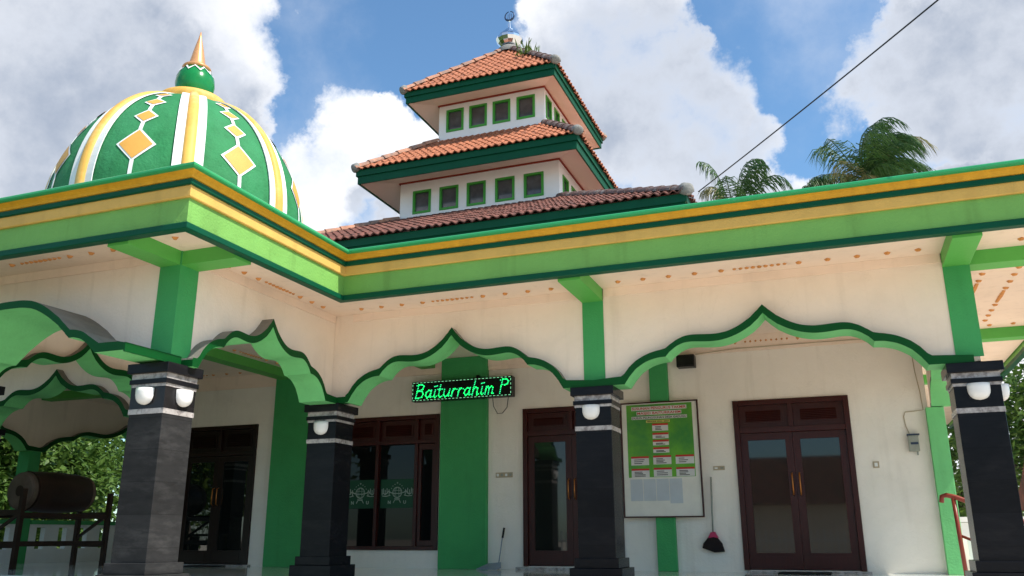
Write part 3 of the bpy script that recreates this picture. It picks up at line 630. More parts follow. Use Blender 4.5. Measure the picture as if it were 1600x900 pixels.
# ---- tiered tower
def loft_roof(E0, z0, T0, z1, name, tmat, hipmats, tw=.165, tl=.27, tier=None, nfaces=(0, 1, 2, 3)):
    """E0/T0 = (x0,x1,y0,y1) of eaves and top; real pantiles on each slope"""
    ex = [(E0[0], E0[2]), (E0[1], E0[2]), (E0[1], E0[3]), (E0[0], E0[3])]; tx = [(T0[0], T0[2]), (T0[1], T0[2]), (T0[1], T0[3]), (T0[0], T0[3])]
    deck = MB().add([(*p, z0) for p in ex]+[(*p, z1) for p in tx], [(0, 1, 5, 4), (1, 2, 6, 5), (2, 3, 7, 6), (3, 0, 4, 7), (4, 5, 6, 7)])
    root = child(mosque, name, deck, tmat)
    for fi_ in nfaces:
        a, b = Vector((*ex[fi_], z0)), Vector((*ex[(fi_+1) % 4], z0)); c, d = Vector((*tx[(fi_+1) % 4], z1)), Vector((*tx[fi_], z1))
        U = (b-a).normalized(); L = (b-a).length
        m = (d-a); V = m-U*m.dot(U); SL = V.length; V.normalize(); Nn = U.cross(V)
        la, lb = (d-a).dot(U), (c-a).dot(U)      # inner limits at the top
        n = int(L/tw); w = L/n; rows = int(SL/tl)+1; rl = SL/rows
        mb = MB(); prof = [(0, .0), (.18, -.012), (.36, .0), (.5, .022), (.68, .036), (.86, .022), (1, 0)]
        for r_ in range(rows):
            v0 = r_*rl-(.06 if r_ == 0 else .03); v1 = (r_+1)*rl
            for i in range(n):
                mid = (i+.5)*w; lim0 = la*(v0/SL); lim1 = L-(L-lb)*(v0/SL)
                if mid < lim0-w*.6 or mid > lim1+w*.6: continue
                jz = random.uniform(-.005, .006); jv = random.uniform(-.01, .01); vs2 = []
                for v, lift in ((v0+jv, .034), (v1, .012)):
                    l0 = la*(max(v, 0)/SL)-.02; l1 = L-(L-lb)*(max(v, 0)/SL)+.02
                    for s, h in prof:
                        u = min(max((i+s)*w, l0), l1); vs2.append(a+U*u+V*v+Nn*(h+lift+jz))
                k = len(prof)
                for s, h in prof:
                    u = min(max((i+s)*w, la*(max(v0, 0)/SL)-.02), L-(L-lb)*(max(v0, 0)/SL)+.02); vs2.append(a+U*u+V*(v0+jv)+Nn*(h+.012+jz))
                mb.add(vs2, [(q, q+1, k+q+1, k+q) for q in range(k-1)]+[(2*k+q, 2*k+q+1, q+1, q) for q in range(k-1)])
        child(root, 'clay_tiles', mb, tmat)
    # hips
    for i in range(4):
        a, b = Vector((*ex[i], z0+.02)), Vector((*tx[i], z1+.02)); D = b-a; n = max(3, int(D.length/.36)); D_ = D.normalized(); a = a-D_*.05
        s = D_.cross(Vector((0, 0, 1))).normalized(); u = s.cross(D_); mb = MB(); st = (b-a)/n
        for j in range(n):
            p0 = a+st*j; p1 = p0+st*1.06; vs2 = []
            for p, r_ in ((p0, .125), (p1, .098)):
                for q in range(9):
                    an = math.pi*q/8; vs2.append(p+s*math.cos(an)*r_*1.05+u*(math.sin(an)*r_*.95+.0))
            mb.add(vs2, [(q, q+1, 10+q, 9+q) for q in range(8)]+[tuple(range(8, -1, -1))])
        h = child(root, 'hip_ridge', mb, hipmats[i % 2], smooth=False)
        cp = MB(); p0 = a-D_*.03; vs2 = []
        for t_, sc_ in ((0, .6), (.02, .95), (.14, 1.05), (.16, .9)):
            for q in range(14):
                an = 2*math.pi*q/14; vs2.append(p0+D_*t_+s*math.cos(an)*.118*sc_+u*(math.sin(an)*.11*sc_+.03))
        cp.add(vs2, [(t_*14+q, t_*14+(q+1) % 14, (t_+1)*14+(q+1) % 14, (t_+1)*14+q) for t_ in range(3) for q in range(14)]+[tuple(range(13, -1, -1)), tuple(range(42, 56))])
        child(h, 'end_cap', cp, 'mortar', smooth=True)
    return root
def eaves(root, E0, zt, zb, W, zw, under=True):
    """two-step green fascia boards and the sloping soffit"""
    o = .0; mb = MB(); x0, x1, y0, y1 = E0; h = zt-zb
    def ring(d0, d1, za, zb_):
        a = (x0+d0, x1-d0, y0+d0, y1-d0); b = (x0+d1, x1-d1, y0+d1, y1-d1)
        mb.box(a[0], a[1], a[2], b[2], za, zb_); mb.box(a[0], a[1], b[3], a[3], za, zb_); mb.box(a[0], b[0], b[2], b[3], za, zb_); mb.box(b[1], a[1], b[2], b[3], za, zb_)
    ring(0, .035, zb+h*.55, zt); ring(.0351, .07, zb, zt-.002)
    child(root, 'eaves_board', mb, 'fasciagreen')
    sf = MB(); q = .071; A = [(x0+q, y0+q), (x1-q, y0+q), (x1-q, y1-q), (x0+q, y1-q)]; B = [(W[0], W[2]), (W[1], W[2]), (W[1], W[3]), (W[0], W[3])]
    sf.add([(*p, zb+.03) for p in A]+[(*p, zw) for p in B]+[(*p, zb+.06) for p in A]+[(*p, zw+.03) for p in B],
           [(0, 1, 5, 4), (1, 2, 6, 5), (2, 3, 7, 6), (3, 0, 4, 7), (8, 9, 13, 12), (9, 10, 14, 13), (10, 11, 15, 14), (11, 8, 12, 15)])
    child(root, 'eaves_soffit', sf, 'salmon')
    tr = MB(); z = zw-.045; t = .03
    tr.box(W[0]-t, W[1]+t, W[2]-t, W[2]-.001, z, zw-.004); tr.box(W[1]+.001, W[1]+t, W[2], W[3], z, zw-.004); tr.box(W[0]-t, W[0]-.001, W[2], W[3], z, zw-.004)
    child(root, 'red_trim', tr, 'redtrim')
def tower_wall(W, z0, z1, fw_, fz, sw_, szs):
    """hollow-look block: walls with window units set into reveals on the front and east faces"""
    mb = MB(); x0, x1, y0, y1 = W; xs = x0
    for a, b in fw_:
        mb.box(xs, a, y0, y0+.12, z0, z1); mb.box(a, b, y0, y0+.12, z0, fz[0]); mb.box(a, b, y0, y0+.12, fz[1], z1); xs = b
    mb.box(xs, x1, y0, y0+.12, z0, z1)
    ys = y0+.12
    for a, b in sw_:
        mb.box(x1-.12, x1, ys, a, z0, z1); mb.box(x1-.12, x1, a, b, z0, szs[0]); mb.box(x1-.12, x1, a, b, szs[1], z1); ys = b
    mb.box(x1-.12, x1, ys, y1, z0, z1); mb.box(x0, x0+.12, y0+.12, y1, z0, z1); mb.box(x0+.12, x1-.12, y1-.12, y1, z0, z1)
    w = child(mosque, 'tower_wall', mb, 'white')
    f = .055
    for a, b in fw_:
        fr = MB().box(a, a+f, y0-.02, y0+.07, *fz).box(b-f, b, y0-.02, y0+.07, *fz).box(a+f, b-f, y0-.02, y0+.07, fz[1]-f, fz[1]).box(a+f, b-f, y0-.02, y0+.07, fz[0], fz[0]+f)
        q = child(w, 'window_frame', fr, 'winframe'); q2 = child(w, 'window_pane', MB().box(a+f, b-f, y0+.035, y0+.045, fz[0]+f, fz[1]-f), 'towerglass')
    for a, b in sw_:
        fr = MB().box(x1-.07, x1+.02, a, a+f, *szs).box(x1-.07, x1+.02, b-f, b, *szs).box(x1-.07, x1+.02, a+f, b-f, szs[1]-f, szs[1]).box(x1-.07, x1+.02, a+f, b-f, szs[0], szs[0]+f)
        child(w, 'window_frame', fr, 'winframe'); child(w, 'window_pane', MB().box(x1-.045, x1-.035, a+f, b-f, szs[0]+f, szs[1]-f), 'towerglass')
W1 = (-8.75, -5.90, 17.83, 20.55); W2 = (-9.35, -5.30, 17.02, 21.35)
E1 = (-9.34, -5.34, 17.0, 21.35); E2 = (-10.06, -4.58, 16.1, 22.25); E3 = (-12.72, -1.98, 13.6, 24.8)
tower_wall(W1, 9.4, 10.69, [(-8.54, -8.06), (-7.90, -7.42), (-7.26, -6.79), (-6.62, -6.14)], (9.89, 10.51), [(17.95, 18.39), (18.63, 19.05), (19.3, 19.75)], (9.89, 10.51))
tower_wall(W2, 7.1, 8.29, [(-9.0, -8.52), (-8.29, -7.80), (-7.58, -7.10), (-6.86, -6.38), (-6.15, -5.67)], (7.43, 8.02), [(17.28, 17.72), (17.97, 18.4), (18.7, 19.15), (19.4, 19.85)], (7.40, 7.99))
r1 = loft_roof(E1, 10.78, (-7.38, -7.28, 19.15, 19.25), 12.78, 'top_tier_roof', 'tile', ('hip', 'hip_dark'))
eaves(r1, E1, 10.76, 10.46, W1, 10.69)
r2 = loft_roof(E2, 8.38, (W1[0]-.02, W1[1]+.02, W1[2]-.02, W1[3]+.02), 9.64, 'middle_tier_roof', 'tile', ('hip', 'hip_dark'))
eaves(r2, E2, 8.36, 8.02, W2, 8.29)
r3 = loft_roof(E3, 5.62, (W2[0]-.02, W2[1]+.02, W2[2]-.02, W2[3]+.02), 7.30, 'lower_tier_roof', 'tile_old', ('hip', 'hip_dark'))
eaves(r3, E3, 5.60, 5.27, (-12.6, -2.1, 13.75, 24.6), 5.30)
# steel finial
cx, cy, cz = -7.33, 19.2, 12.78
fn_ = child(r1, 'finial_collar', MB().lathe([(.34, -.14), (.33, .0), (.26, .06), (.2, .1)], (cx, cy, cz), 24), 'mortar', smooth=True)
ball = MB(); prof = [(.20, .06)]+[(.345*math.cos(R(a)), .33+.27*math.sin(R(a))) for a in (-62, -45, -25)]+[(.37, .30), (.37, .36)]+[(.33*math.cos(R(a)), .36+.25*math.sin(R(a))) for a in (12, 30, 50, 68)]+[(.14, .60), (.13, .64), (.05, .66), (.035, .74), (.02, .9), (.03, .93), (.0, .95)]
child(r1, 'steel_finial', MB().lathe(prof, (cx, cy, cz), 14), 'steel')
cr = MB(); pts = [(cx+.135*math.cos(R(a)), cy, cz+1.10+.145*math.sin(R(a))) for a in range(100, 441, 17)]
cr.tube(pts, [.012+.012*math.sin(math.pi*i/(len(pts)-1)) for i in range(len(pts))], 6)
for dx, a, b in ((-.05, -.09, .06), (0, -.1, .085), (.05, -.09, .06)): cr.tube([(cx+dx, cy, cz+1.1+a), (cx+dx+.01, cy, cz+1.1+b)], .008, 5)
cr.tube([(cx-.09, cy, cz+1.03), (cx, cy, cz+.98), (cx+.09, cy, cz+1.03)], .009, 5); cr.tube([(cx, cy, cz+.93), (cx, cy, cz+1.0)], .012, 5)
child(r1, 'crescent', cr, 'steel2')

# ---- west balustrade
bl = MB(); X = -15.42
for y0, y1 in ((9.95, 12.87), (13.15, 17.47), (17.75, 21.9)):
    bl.box(X-.06, X+.06, y0, y1, FL, -.22); bl.box(X-.06, X+.06, y0, y1, .2, .26)
    n = int((y1-y0)/.5); p = (y1-y0)/n
    for i in range(n+1):
        w0 = max(y0, y0+i*p-.17); w1 = min(y1, y0+i*p+.17)
        if i < n: w1 = min(w1, y0+i*p+.17)
        bl.box(X-.06, X+.06, w0, w1, -.22, .2)
child(mosque, 'balustrade', bl, 'purewhite')
rl_ = MB()
for y0, y1 in ((9.95, 12.87), (13.15, 17.47), (17.75, 21.9)): rl_.box(X-.09, X+.09, y0, y1, .261, .34)
child(mosque, 'balustrade_rail', rl_, 'midgreen')
# east steps
stp = MB()
for i in range(5): stp.box(1.96+.3*i, 1.96+.3*(i+1), 11.6, 14.5, -1.6, FL-.18*(i+1))
child(mosque, 'side_steps', stp, 'terracotta')
child(mosque, 'side_parapet', MB().box(1.5, 1.95, 13.4, 15.5, FL, -.02), 'purewhite')

# ------------------------------------------------------------------ wall lamps
def wall_lamp(x, y, z, face, label):
    t = empty('wall_lamp', (x, y, z), label, 'lamp', 'opal wall lamps on the column heads')
    mb = MB(); rows = []; n = 12
    for z_, k in [(.0, 1.0), (-.04, 1.0), (-.075, .985), (-.102, .93), (-.128, .80), (-.147, .62), (-.160, .36), (-.166, .05)]:
        rows.append([(math.cos(math.pi*i/n)*.105*k, -math.sin(math.pi*i/n)*.085*k-.004, z_) for i in range(n+1)])
    V = [p for r_ in rows for p in r_]
    if face == 'x': V = [(-b, a, c) for a, b, c in V]
    base = len(V); F = [(j*(n+1)+i, j*(n+1)+i+1, (j+1)*(n+1)+i+1, (j+1)*(n+1)+i) for j in range(len(rows)-1) for i in range(n)]
    F += [tuple(range(n, -1, -1))]
    sh = MB().add(V, F)
    me = sh.build('lamp_shade', 'lampglass', None, smooth=True); me.parent = t; me.location = (0, 0, 0)
    bk = MB(); (bk.box(-.09, .09, -.004, 0, -.15, .004) if face == 'y' else bk.box(0, .004, -.09, .09, -.15, .004))
    b = bk.build('back_plate', 'black', None); b.parent = t; b.location = (0, 0, 0)
    return t
wall_lamp(-6.44, 6.624, 1.435, 'y', 'opal wall lamp on the front face of the leftmost grey granite column')
wall_lamp(-6.199, 6.88, 1.435, 'x', 'sunlit opal wall lamp on the right face of the leftmost grey granite column')
wall_lamp(-6.33, 9.619, 1.45, 'y', 'opal wall lamp on the dark column left of the large window')
wall_lamp(-2.66, 9.619, 1.47, 'y', 'opal wall lamp on the column beside the notice board')
wall_lamp(1.38, 9.619, 1.47, 'y', 'opal wall lamp facing front on the rightmost black column')
wall_lamp(1.591, 9.80, 1.47, 'x', 'opal wall lamp sticking out from the far right side of the rightmost column')

# ------------------------------------------------------------------ LED sign
led = empty('led_sign', (-5.72, 12.78, 2.17), 'black running text sign with green glowing letters over the wide pilaster', 'sign')
lx0, lx1, lz0, lz1, ly = -6.62, -4.82, 2.17, 2.50, 12.70
box('sign_case', 'ledblk', led, lx0, lx1, ly, 12.845, lz0, lz1, bevel=.004)
bd = MB(); dots = MB()
def dash(mb, x, z, w, h): mb.box(x-w/2, x+w/2, ly-.006, ly-.001, z-h/2, z+h/2)
n = 27
for i in range(n):
    x = lx0+.04+(lx1-lx0-.08)*i/(n-1)
    dash(bd, x, lz1-.018, .034, .008); dash(bd, x, lz0+.018, .034, .008)
for i in range(4):
    z = lz0+.06+(lz1-lz0-.12)*i/3; dash(bd, lx0+.018, z, .008, .034); dash(bd, lx1-.018, z, .008, .034)
child(led, 'border_lights', bd, 'led2')
G = {  # strokes in a unit box, baseline 0, x-height .55
 'B': ([[(0,0),(.05,.5),(.1,1)],[(-.02,.95),(.1,1),(.35,1),(.48,.88),(.42,.66),(.12,.54)],[(.12,.54),(.4,.5),(.5,.3),(.42,.08),(.2,0),(0,.03)]], .62),
 'a': ([[(.36,.5),(.2,.55),(.05,.4),(.02,.18),(.14,0),(.28,.1),(.36,.3)],[(.4,.55),(.36,.3),(.38,.04),(.5,.06)]], .52),
 'i': ([[(.05,.1),(.1,.55)],[(.05,.1),(.12,0),(.22,.08)],[(.02,.8),(.2,.84)]], .27),
 't': ([[(.12,.9),(.08,.5),(.06,.12),(.16,0),(.3,.06)],[(-.04,.58),(.28,.58)]], .34),
 'u': ([[(.04,.55),(.02,.15),(.14,0),(.3,.1),(.38,.3)],[(.42,.55),(.36,.06),(.5,.06)]], .52),
 'r': ([[(.08,.55),(.04,.3),(.02,0)],[(.06,.38),(.2,.55),(.34,.5)]], .38),
 'h': ([[(.12,1),(.06,.5),(.02,0)],[(.06,.35),(.2,.55),(.34,.48),(.32,.2),(.34,0),(.44,.05)]], .50),
 'm': ([[(.06,.55),(.04,.3),(.02,0)],[(.06,.4),(.18,.55),(.26,.45),(.24,0)],[(.26,.4),(.4,.55),(.5,.45),(.48,.05),(.58,.03)]], .66),
 'P': ([[(.02,0),(.05,.5),(.1,1)],[(-.04,.95),(.1,1),(.36,1),(.5,.86),(.45,.66),(.28,.58),(.14,.62)]], .6), ' ': ([], .24)}
x = lx0+.075; H = .225; zb = lz0+.052; kx = .262
for ch in 'Baiturrahim P':
    st, adv = G[ch]; dots = MB()
    for s in st:
        for (a, b), (c, d) in zip(s[:-1], s[1:]):
            L = math.hypot((c-a)*kx, (d-b)*H); n = max(1, round(L/.026))
            for k in range(n+1):
                px = x+(a+(c-a)*k/n)*kx+.03*(b+(d-b)*k/n); pz = zb+(b+(d-b)*k/n)*H
                dots.box(px-.0075, px+.0075, ly-.007, ly-.001, pz-.0075, pz+.0075)
    x += adv*kx+.012
    if st: child(led, 'lit_letter', dots, 'led')
child(led, 'power_cable', MB().tube([(-5.2, 12.82, 2.18), (-5.19, 12.83, 2.04), (-5.13, 12.86, 1.92), (-5.06, 12.9, 1.93), (-4.98, 12.9, 2.02), (-4.95, 12.88, 2.18)], .006, 6), 'black', smooth=True)
child(led, 'mounting_bracket', MB().box(-5.48, -5.44, 12.76, 12.84, 2.50, 2.56), 'black')

# ------------------------------------------------------------------ notice board
nb = empty('notice_board', (-2.5, 12.85, .26), 'framed cream notice board with a green committee poster and pale sheets beneath it', 'notice board')
bx0, bx1, bz0, bz1, by = -3.08, -1.90, .26, 1.96, 12.80
fr = MB(); t = .020
fr.box(bx0, bx0+t, by-.01, 12.848, bz0, bz1).box(bx1-t, bx1, by-.01, 12.848, bz0, bz1).box(bx0+t, bx1-t, by-.01, 12.848, bz0, bz0+t).box(bx0+t, bx1-t, by-.01, 12.848, bz1-t, bz1)
child(nb, 'frame', fr, 'wood', bevel=.003)
child(nb, 'board_panel', MB().box(bx0+t, bx1-t, by+.012, 12.84, bz0+t, bz1-t), 'board')
p0, p1, pz0, pz1 = -2.985, -1.99, .84, 1.925
po = child(nb, 'poster', MB().box(p0, p1, by+.008, by+.0119, pz0, pz1), 'poster')
py = by+.0075; pw = p1-p0; pc = (p0+p1)/2
def text_line(nm, txt, cx_, z, size, w, plate, ink, pm='paper'):
    q = MB(); q.box(*plate[:2], py-.001, py, *plate[2:]); add_text(q, txt, cx_, z, py-.002, size, w, mi=1); child(po, nm, q, [pm, ink])
text_line('title_lettering', 'SUSUNAN PENGURUS TAKMIR', pc, 1.846, .055, .82, (pc-.42, pc+.42, 1.835, 1.892), 'red')
text_line('title_lettering', 'MASJID BAITURRAHIM', pc, 1.774, .052, .66, (pc-.34, pc+.34, 1.765, 1.818), 'red')
text_line('subtitle_lettering', 'DUSUN PSUNGGUHAN DESA GADUGU', pc, 1.708, .042, .82, (pc-.42, pc+.42, 1.70, 1.745), 'ink')
text_line('period_lettering', 'PERIODE 2022 - 2027', pc-.02, 1.653, .03, .33, (pc-.2, pc+.16, 1.645, 1.682), 'ink', 'gold')
def card(x, z, w, h, rows):
    q = MB(); q.box(x, x+w, py-.001, py, z-h, z); q.box(x, x+w, py-.002, py-.0011, z-.028, z, 1)
    for i in range(rows):
        zz_ = z-.045-i*(h-.05)/max(1, rows); L = random.uniform(.08, w*.62)
        q.box(x+.045, x+.045+L, py-.002, py-.0011, zz_-.010, zz_, 2)
    child(po, 'name_card', q, ['paper', 'red', 'ink'])
for z, h, r_ in ((1.63, .11, 3), (1.49, .085, 2), (1.385, .08, 2), (1.275, .08, 2)): card(pc-.11, z, .24, h, r_)
for i, z in enumerate((1.155, .975)):
    for j in range(3): card(p0+.045+j*.335, z-(.0 if j else .006), .27, .13, 3+(i+j) % 2)
sh = MB()
for i in range(4): sh.box(p0+.02+i*.195, p0+.205+i*.195, by+.009, by+.0118, .50-.04*(i == 3), .815)
child(nb, 'pinned_sheets', sh, 'sheet')

# ------------------------------------------------------------------ emblem banners in the window
def banner(x0, x1, z0, z1, label):
    b = empty('window_banner', ((x0+x1)/2, YW+.045, z0), label, 'banner', 'green emblem cloths in the large window')
    child(b, 'cloth', MB().box(x0, x1, YW+.040, YW+.046, z0, z1), 'banner')
    e = MB(); y = YW+.036; cx = (x0+x1)/2; cz = z0+(z1-z0)*.54
    def T(pts, r=.006): e.tube([(cx+a, y, cz+b_) for a, b_ in pts], r, 4)
    T([(.085*math.cos(R(a)), .085*math.sin(R(a))) for a in range(0, 361, 20)])
    for k in (.03, .06): T([(k*math.cos(R(a)), .085*math.sin(R(a))) for a in range(0, 361, 30)], .003)
    T([(-.08, .03), (.08, .03)], .003); T([(-.13, .0), (-.05, -.018), (.05, -.018), (.13, .0)], .008)
    T([(-.05, -.10), (.05, -.10)]); T([(-.045, -.12), (.045, -.12)]); T([(-.04, -.12), (-.07, -.17)]); T([(.04, -.12), (.07, -.17)])
    for s in (-1, 1):
        T([(s*.13, .0), (s*.16, .03), (s*.19, -.01), (s*.23, -.03), (s*.27, -.01)], .009)
        for q, (a, b_) in enumerate(((.15, .05), (.19, .07), (.225, .045), (.26, .07), (.285, .055))): T([(s*a, -.04+q % 2*.02), (s*(a+.005), b_)], .007)
        T([(s*.13, -.045), (s*.2, -.06), (s*.28, -.055)], .007)
    for i in range(9):
        a = R(180-i*22.5) if i != 4 else R(90); rr = .12 if i != 4 else .135
        x_, z_ = cx+rr*math.cos(a), cz+.02+rr*math.sin(a)
        if abs(math.cos(a)) > .95: continue
        r_ = .012 if i != 4 else .018
        e.add([(x_+r_*(1 if q % 2 == 0 else .42)*math.sin(q*math.pi/5), y, z_+r_*(1 if q % 2 == 0 else .42)*math.cos(q*math.pi/5)) for q in range(10)], [tuple(range(10))])
    add_text(e, 'N', cx-.145, cz-.185, y, .075); add_text(e, 'U', cx+.145, cz-.185, y, .075)
    child(b, 'emblem', e, 'emblem')
banner(-7.30, -6.67, .46, .93, 'dark green cloth with pale round emblem and letters N U, nearer the wide pilaster')
banner(-7.965, -7.42, .46, .93, 'dark green cloth with pale emblem partly hidden behind the dark column')

# ------------------------------------------------------------------ small wall things
def thing1(name, mb, m, label, cat, group=None, bevel=0): return tag(mb.build(name, m, None, bevel=bevel), label, cat, group)
sp = empty('loudspeaker', (-2.03, 12.9, 2.45), 'small black loudspeaker high on the wall under the wide arch', 'speaker')
child(sp, 'cabinet', MB().box(-2.17, -1.90, 12.74, 12.93, 2.455, 2.64), 'black', bevel=.01)
child(sp, 'grille', MB().box(-2.15, -1.92, 12.732, 12.739, 2.475, 2.62), 'ledblk'); child(sp, 'bracket', MB().box(-2.06, -2.01, 12.931, 12.949, 2.5, 2.6), 'steel2')
def switch(x0, x1, z0, z1, n, label):
    s = empty('switch_plate', ((x0+x1)/2, 12.94, z0), label, 'switch', 'switches and sockets on the hall wall')
    child(s, 'plate', MB().box(x0, x1, YW-.012, YW-.001, z0, z1), 'switch', bevel=.003)
    w = (x1-x0)/n
    for i in range(n): child(s, 'rocker', MB().box(x0+i*w+w*.25, x0+(i+1)*w-w*.25, YW-.017, YW-.0121, z0+.02, z1-.02), 'purewhite' if i % 2 == 0 else 'greybox')
switch(-5.19, -4.90, .905, .985, 4, 'long aged switch and socket strip beside the wide green pilaster')
switch(-1.75, -1.585, .925, .985, 2, 'small brown double switch plate between notice board and double door')
switch(.42, .50, .895, .985, 1, 'single grey switch plate right of the double door')
mt = empty('electric_box', (.96, 12.94, 1.08), 'small grey electric meter box on the cream wall near the green pilaster', 'meter box')
child(mt, 'case', MB().box(.90, 1.03, YW-.075, YW-.001, 1.10, 1.315), 'greybox', bevel=.006)
child(mt, 'hood', MB().box(.89, 1.045, YW-.10, YW-.001, 1.316, 1.332).box(.925, 1.02, YW-.082, YW-.0755, 1.19, 1.22), 'steel2'); child(mt, 'conduit', MB().box(.99, 1.01, YW-.04, YW-.02, 1.05, 1.099), 'greybox')
thing1('wall_cable', MB().tube([(.93, YW-.02, 1.33), (.895, YW-.012, 1.45), (.885, YW-.012, 1.58), (.91, YW-.012, 1.64), (1.02, YW-.012, 1.645), (1.14, YW-.012, 1.66), (1.13, YW-.012, 1.9), (1.10, YW-.012, 2.2), (1.08, YW-.012, 2.7)], .006, 6), 'switch', 'thin dusty cable looping above the grey meter box', 'cable')
thing1('ceiling_cable', MB().tube([(-1.9, YW-.06, 2.66), (-1.3, YW-.06, 2.70), (-.2, YW-.06, 2.705), (.6, YW-.06, 2.70), (1.05, YW-.06, 2.705)], .007, 6), 'switch', 'thin brown cable running along the wall cornice above the double door', 'cable')
# hanging broom
br = empty('broom', (-1.81, 12.9, -.2), 'broom with dark bristles and pink collar hanging head down on the wall', 'broom')
child(br, 'stick', MB().tube([(-1.79, 12.91, .83), (-1.81, 12.9, .05)], .012, 8), 'greybox', smooth=True)
bm = MB(); top = [(-1.87, .0), (-1.86, .02), (-1.76, .02), (-1.75, .0)]
bm.prism([(-1.97, -.165), (-1.95, -.10), (-1.87, -.01), (-1.76, -.01), (-1.69, -.10), (-1.66, -.215), (-1.80, -.225)], lambda a, b, d: (a, d, b), 12.85, 12.93)
child(br, 'bristles', bm, 'broom', bevel=.01)
child(br, 'collar', MB().prism([(-1.88, -.03), (-1.84, .05), (-1.78, .06), (-1.735, -.03), (-1.80, -.015)], lambda a, b, d: (a, d, b), 12.842, 12.935), 'pink', bevel=.006)
# dustpan
dp = empty('dustpan', (-5.2, 12.8, FL), 'grey blue dustpan with a long upright handle leaning by the wide pilaster', 'dustpan')
child(dp, 'handle', MB().tube([(-5.08, 12.80, -.40), (-5.04, 12.88, .06)], .009, 8), 'pan', smooth=True); child(dp, 'grip', MB().tube([(-5.045, 12.87, -.02), (-5.03, 12.9, .13)], .017, 8), 'black', smooth=True)
pn = MB(); pn.add([(-5.38, 12.62, FL+.006), (-5.05, 12.62, FL+.006), (-5.05, 12.82, FL+.02), (-5.30, 12.84, FL+.02), (-5.38, 12.62, FL+.016), (-5.05, 12.62, FL+.016), (-5.05, 12.82, FL+.11), (-5.28, 12.84, FL+.09)],
   [(0, 1, 2, 3), (0, 4, 5, 1), (1, 5, 6, 2), (2, 6, 7, 3), (3, 7, 4, 0), (4, 7, 6, 5)]); child(dp, 'scoop', pn, 'pan')
# door mats and a small sticker-like block
thing1('door_mat', MB().box(-.92, -.25, 12.3, 12.75, FL+.001, FL+.022), 'mat', 'black rubber mat on the floor before the right double door', 'mat', 'door mats', .008)
thing1('door_mat', MB().box(-10.9, -10.2, 12.4, 12.8, FL+.001, FL+.02), 'mat', 'black mat on the floor before the left black door', 'mat', 'door mats', .008)
# handrail
hr = empty('handrail', (1.5, 12.3, FL), 'maroon steel handrail beside the green corner pilaster', 'handrail')
ra = MB().tube([(1.14, 12.2, .40), (1.15, 12.18, .47), (1.20, 12.18, .485), (1.30, 12.18, .46), (3.3, 12.18, -.4)], .03, 8); child(hr, 'top_rail', ra, 'handrail', smooth=True)
child(hr, 'post', MB().tube([(1.30, 12.18, FL), (1.275, 12.18, .46)], .026, 8), 'handrail', smooth=True); child(hr, 'post', MB().tube([(3.2, 12.18, -1.5), (3.2, 12.18, -.36)], .026, 8), 'handrail', smooth=True)
child(hr, 'lower_rail', MB().tube([(1.29, 12.18, .0), (3.2, 12.18, -.85)], .018, 8), 'handrail', smooth=True)

# ------------------------------------------------------------------ drum on its stand
ds = empty('drum_stand', (-13.0, 11.5, FL), 'dark wooden trestle stand carrying the big drum', 'stand')
for x in (-13.35, -12.65):
    for y in (10.62, 12.45): child(ds, 'leg', MB().bar((x, y, FL), (x, y, .78), .075), 'drumwood')
for y in (10.62, 12.45):
    for z in (-.12, .40): child(ds, 'crossbar', MB().bar((-13.35, y, z), (-12.65, y, z), .05, .09), 'drumwood')
    child(ds, 'brace', MB().bar((-13.32, y, .0), (-12.68, y, .38), .045), 'drumwood')
for x in (-13.35, -12.65):
    for z in (-.1, .36): child(ds, 'side_rail', MB().bar((x, 10.66, z), (x, 12.41, z), .05, .08), 'drumwood')
bench = empty('low_bench', (-12.4, 10.2, FL), 'small dark bench in front of the drum stand', 'bench')
child(bench, 'seat', MB().box(-13.6, -12.7, 9.98, 10.28, .02, .07), 'drumwood')
for x in (-13.55, -12.8): child(bench, 'leg', MB().box(x, x+.05, 10.0, 10.26, FL, .019), 'drumwood')
dr = empty('drum', (-13.0, 11.5, .45), 'large dark barrel drum with a pale skin lying on the wooden stand', 'drum')
def yl(prof, c, n=32):
    mb = MB(); vs_ = []
    for r_, y in prof:
        for k in range(n): a = 2*math.pi*k/n; vs_.append((c[0]+r_*math.cos(a), c[1]+y, c[2]+r_*math.sin(a)))
    mb.add(vs_, [(i*n+k, i*n+(k+1) % n, (i+1)*n+(k+1) % n, (i+1)*n+k) for i in range(len(prof)-1) for k in range(n)]); return mb
dc = (-13.0, 11.5, .76)
yl([(.30, -.66), (.335, -.4), (.35, 0), (.335, .4), (.30, .66)], dc).build('shell', 'drumwood', dr, smooth=True)
yl([(0, -.675), (.27, -.675), (.31, -.65), (.315, -.58)], dc).build('drum_skin', 'drumskin', dr); yl([(.31, .58), (.31, .64), (.29, .67), (0, .67)], dc).build('drum_skin', 'drumskin', dr)
yl([(0, -.68), (.09, -.68), (.09, -.676)], dc).build('centre_patch', 'drumwood', dr)
child(dr, 'hoop', yl([(.316, -.56), (.335, -.56), (.335, -.52), (.32, -.52)], dc), 'drumwood')

# ------------------------------------------------------------------ overhead cable
cab = []
a, b = Vector((-1.78, 13.62, 5.60)), Vector((9.6, .3, 7.4))
for i in range(41):
    t = i/40; p = a.lerp(b, t); p.z -= .25*4*t*(1-t); cab.append(p)
thing1('overhead_cable', MB().tube(cab, .011, 6), 'black', 'black overhead cable running from the lower roof corner up across the sky', 'cable')
pl_ = empty('utility_pole', (9.7, .2, -1.6), 'grey concrete utility pole holding the overhead cable', 'pole')
child(pl_, 'shaft', MB().tube([(9.7, .2, -1.6), (9.7, .2, 7.8)], [.15, .1], 12), 'concrete', smooth=True); child(pl_, 'crossarm', MB().box(9.1, 10.3, .14, .26, 7.3, 7.42), 'steel2')

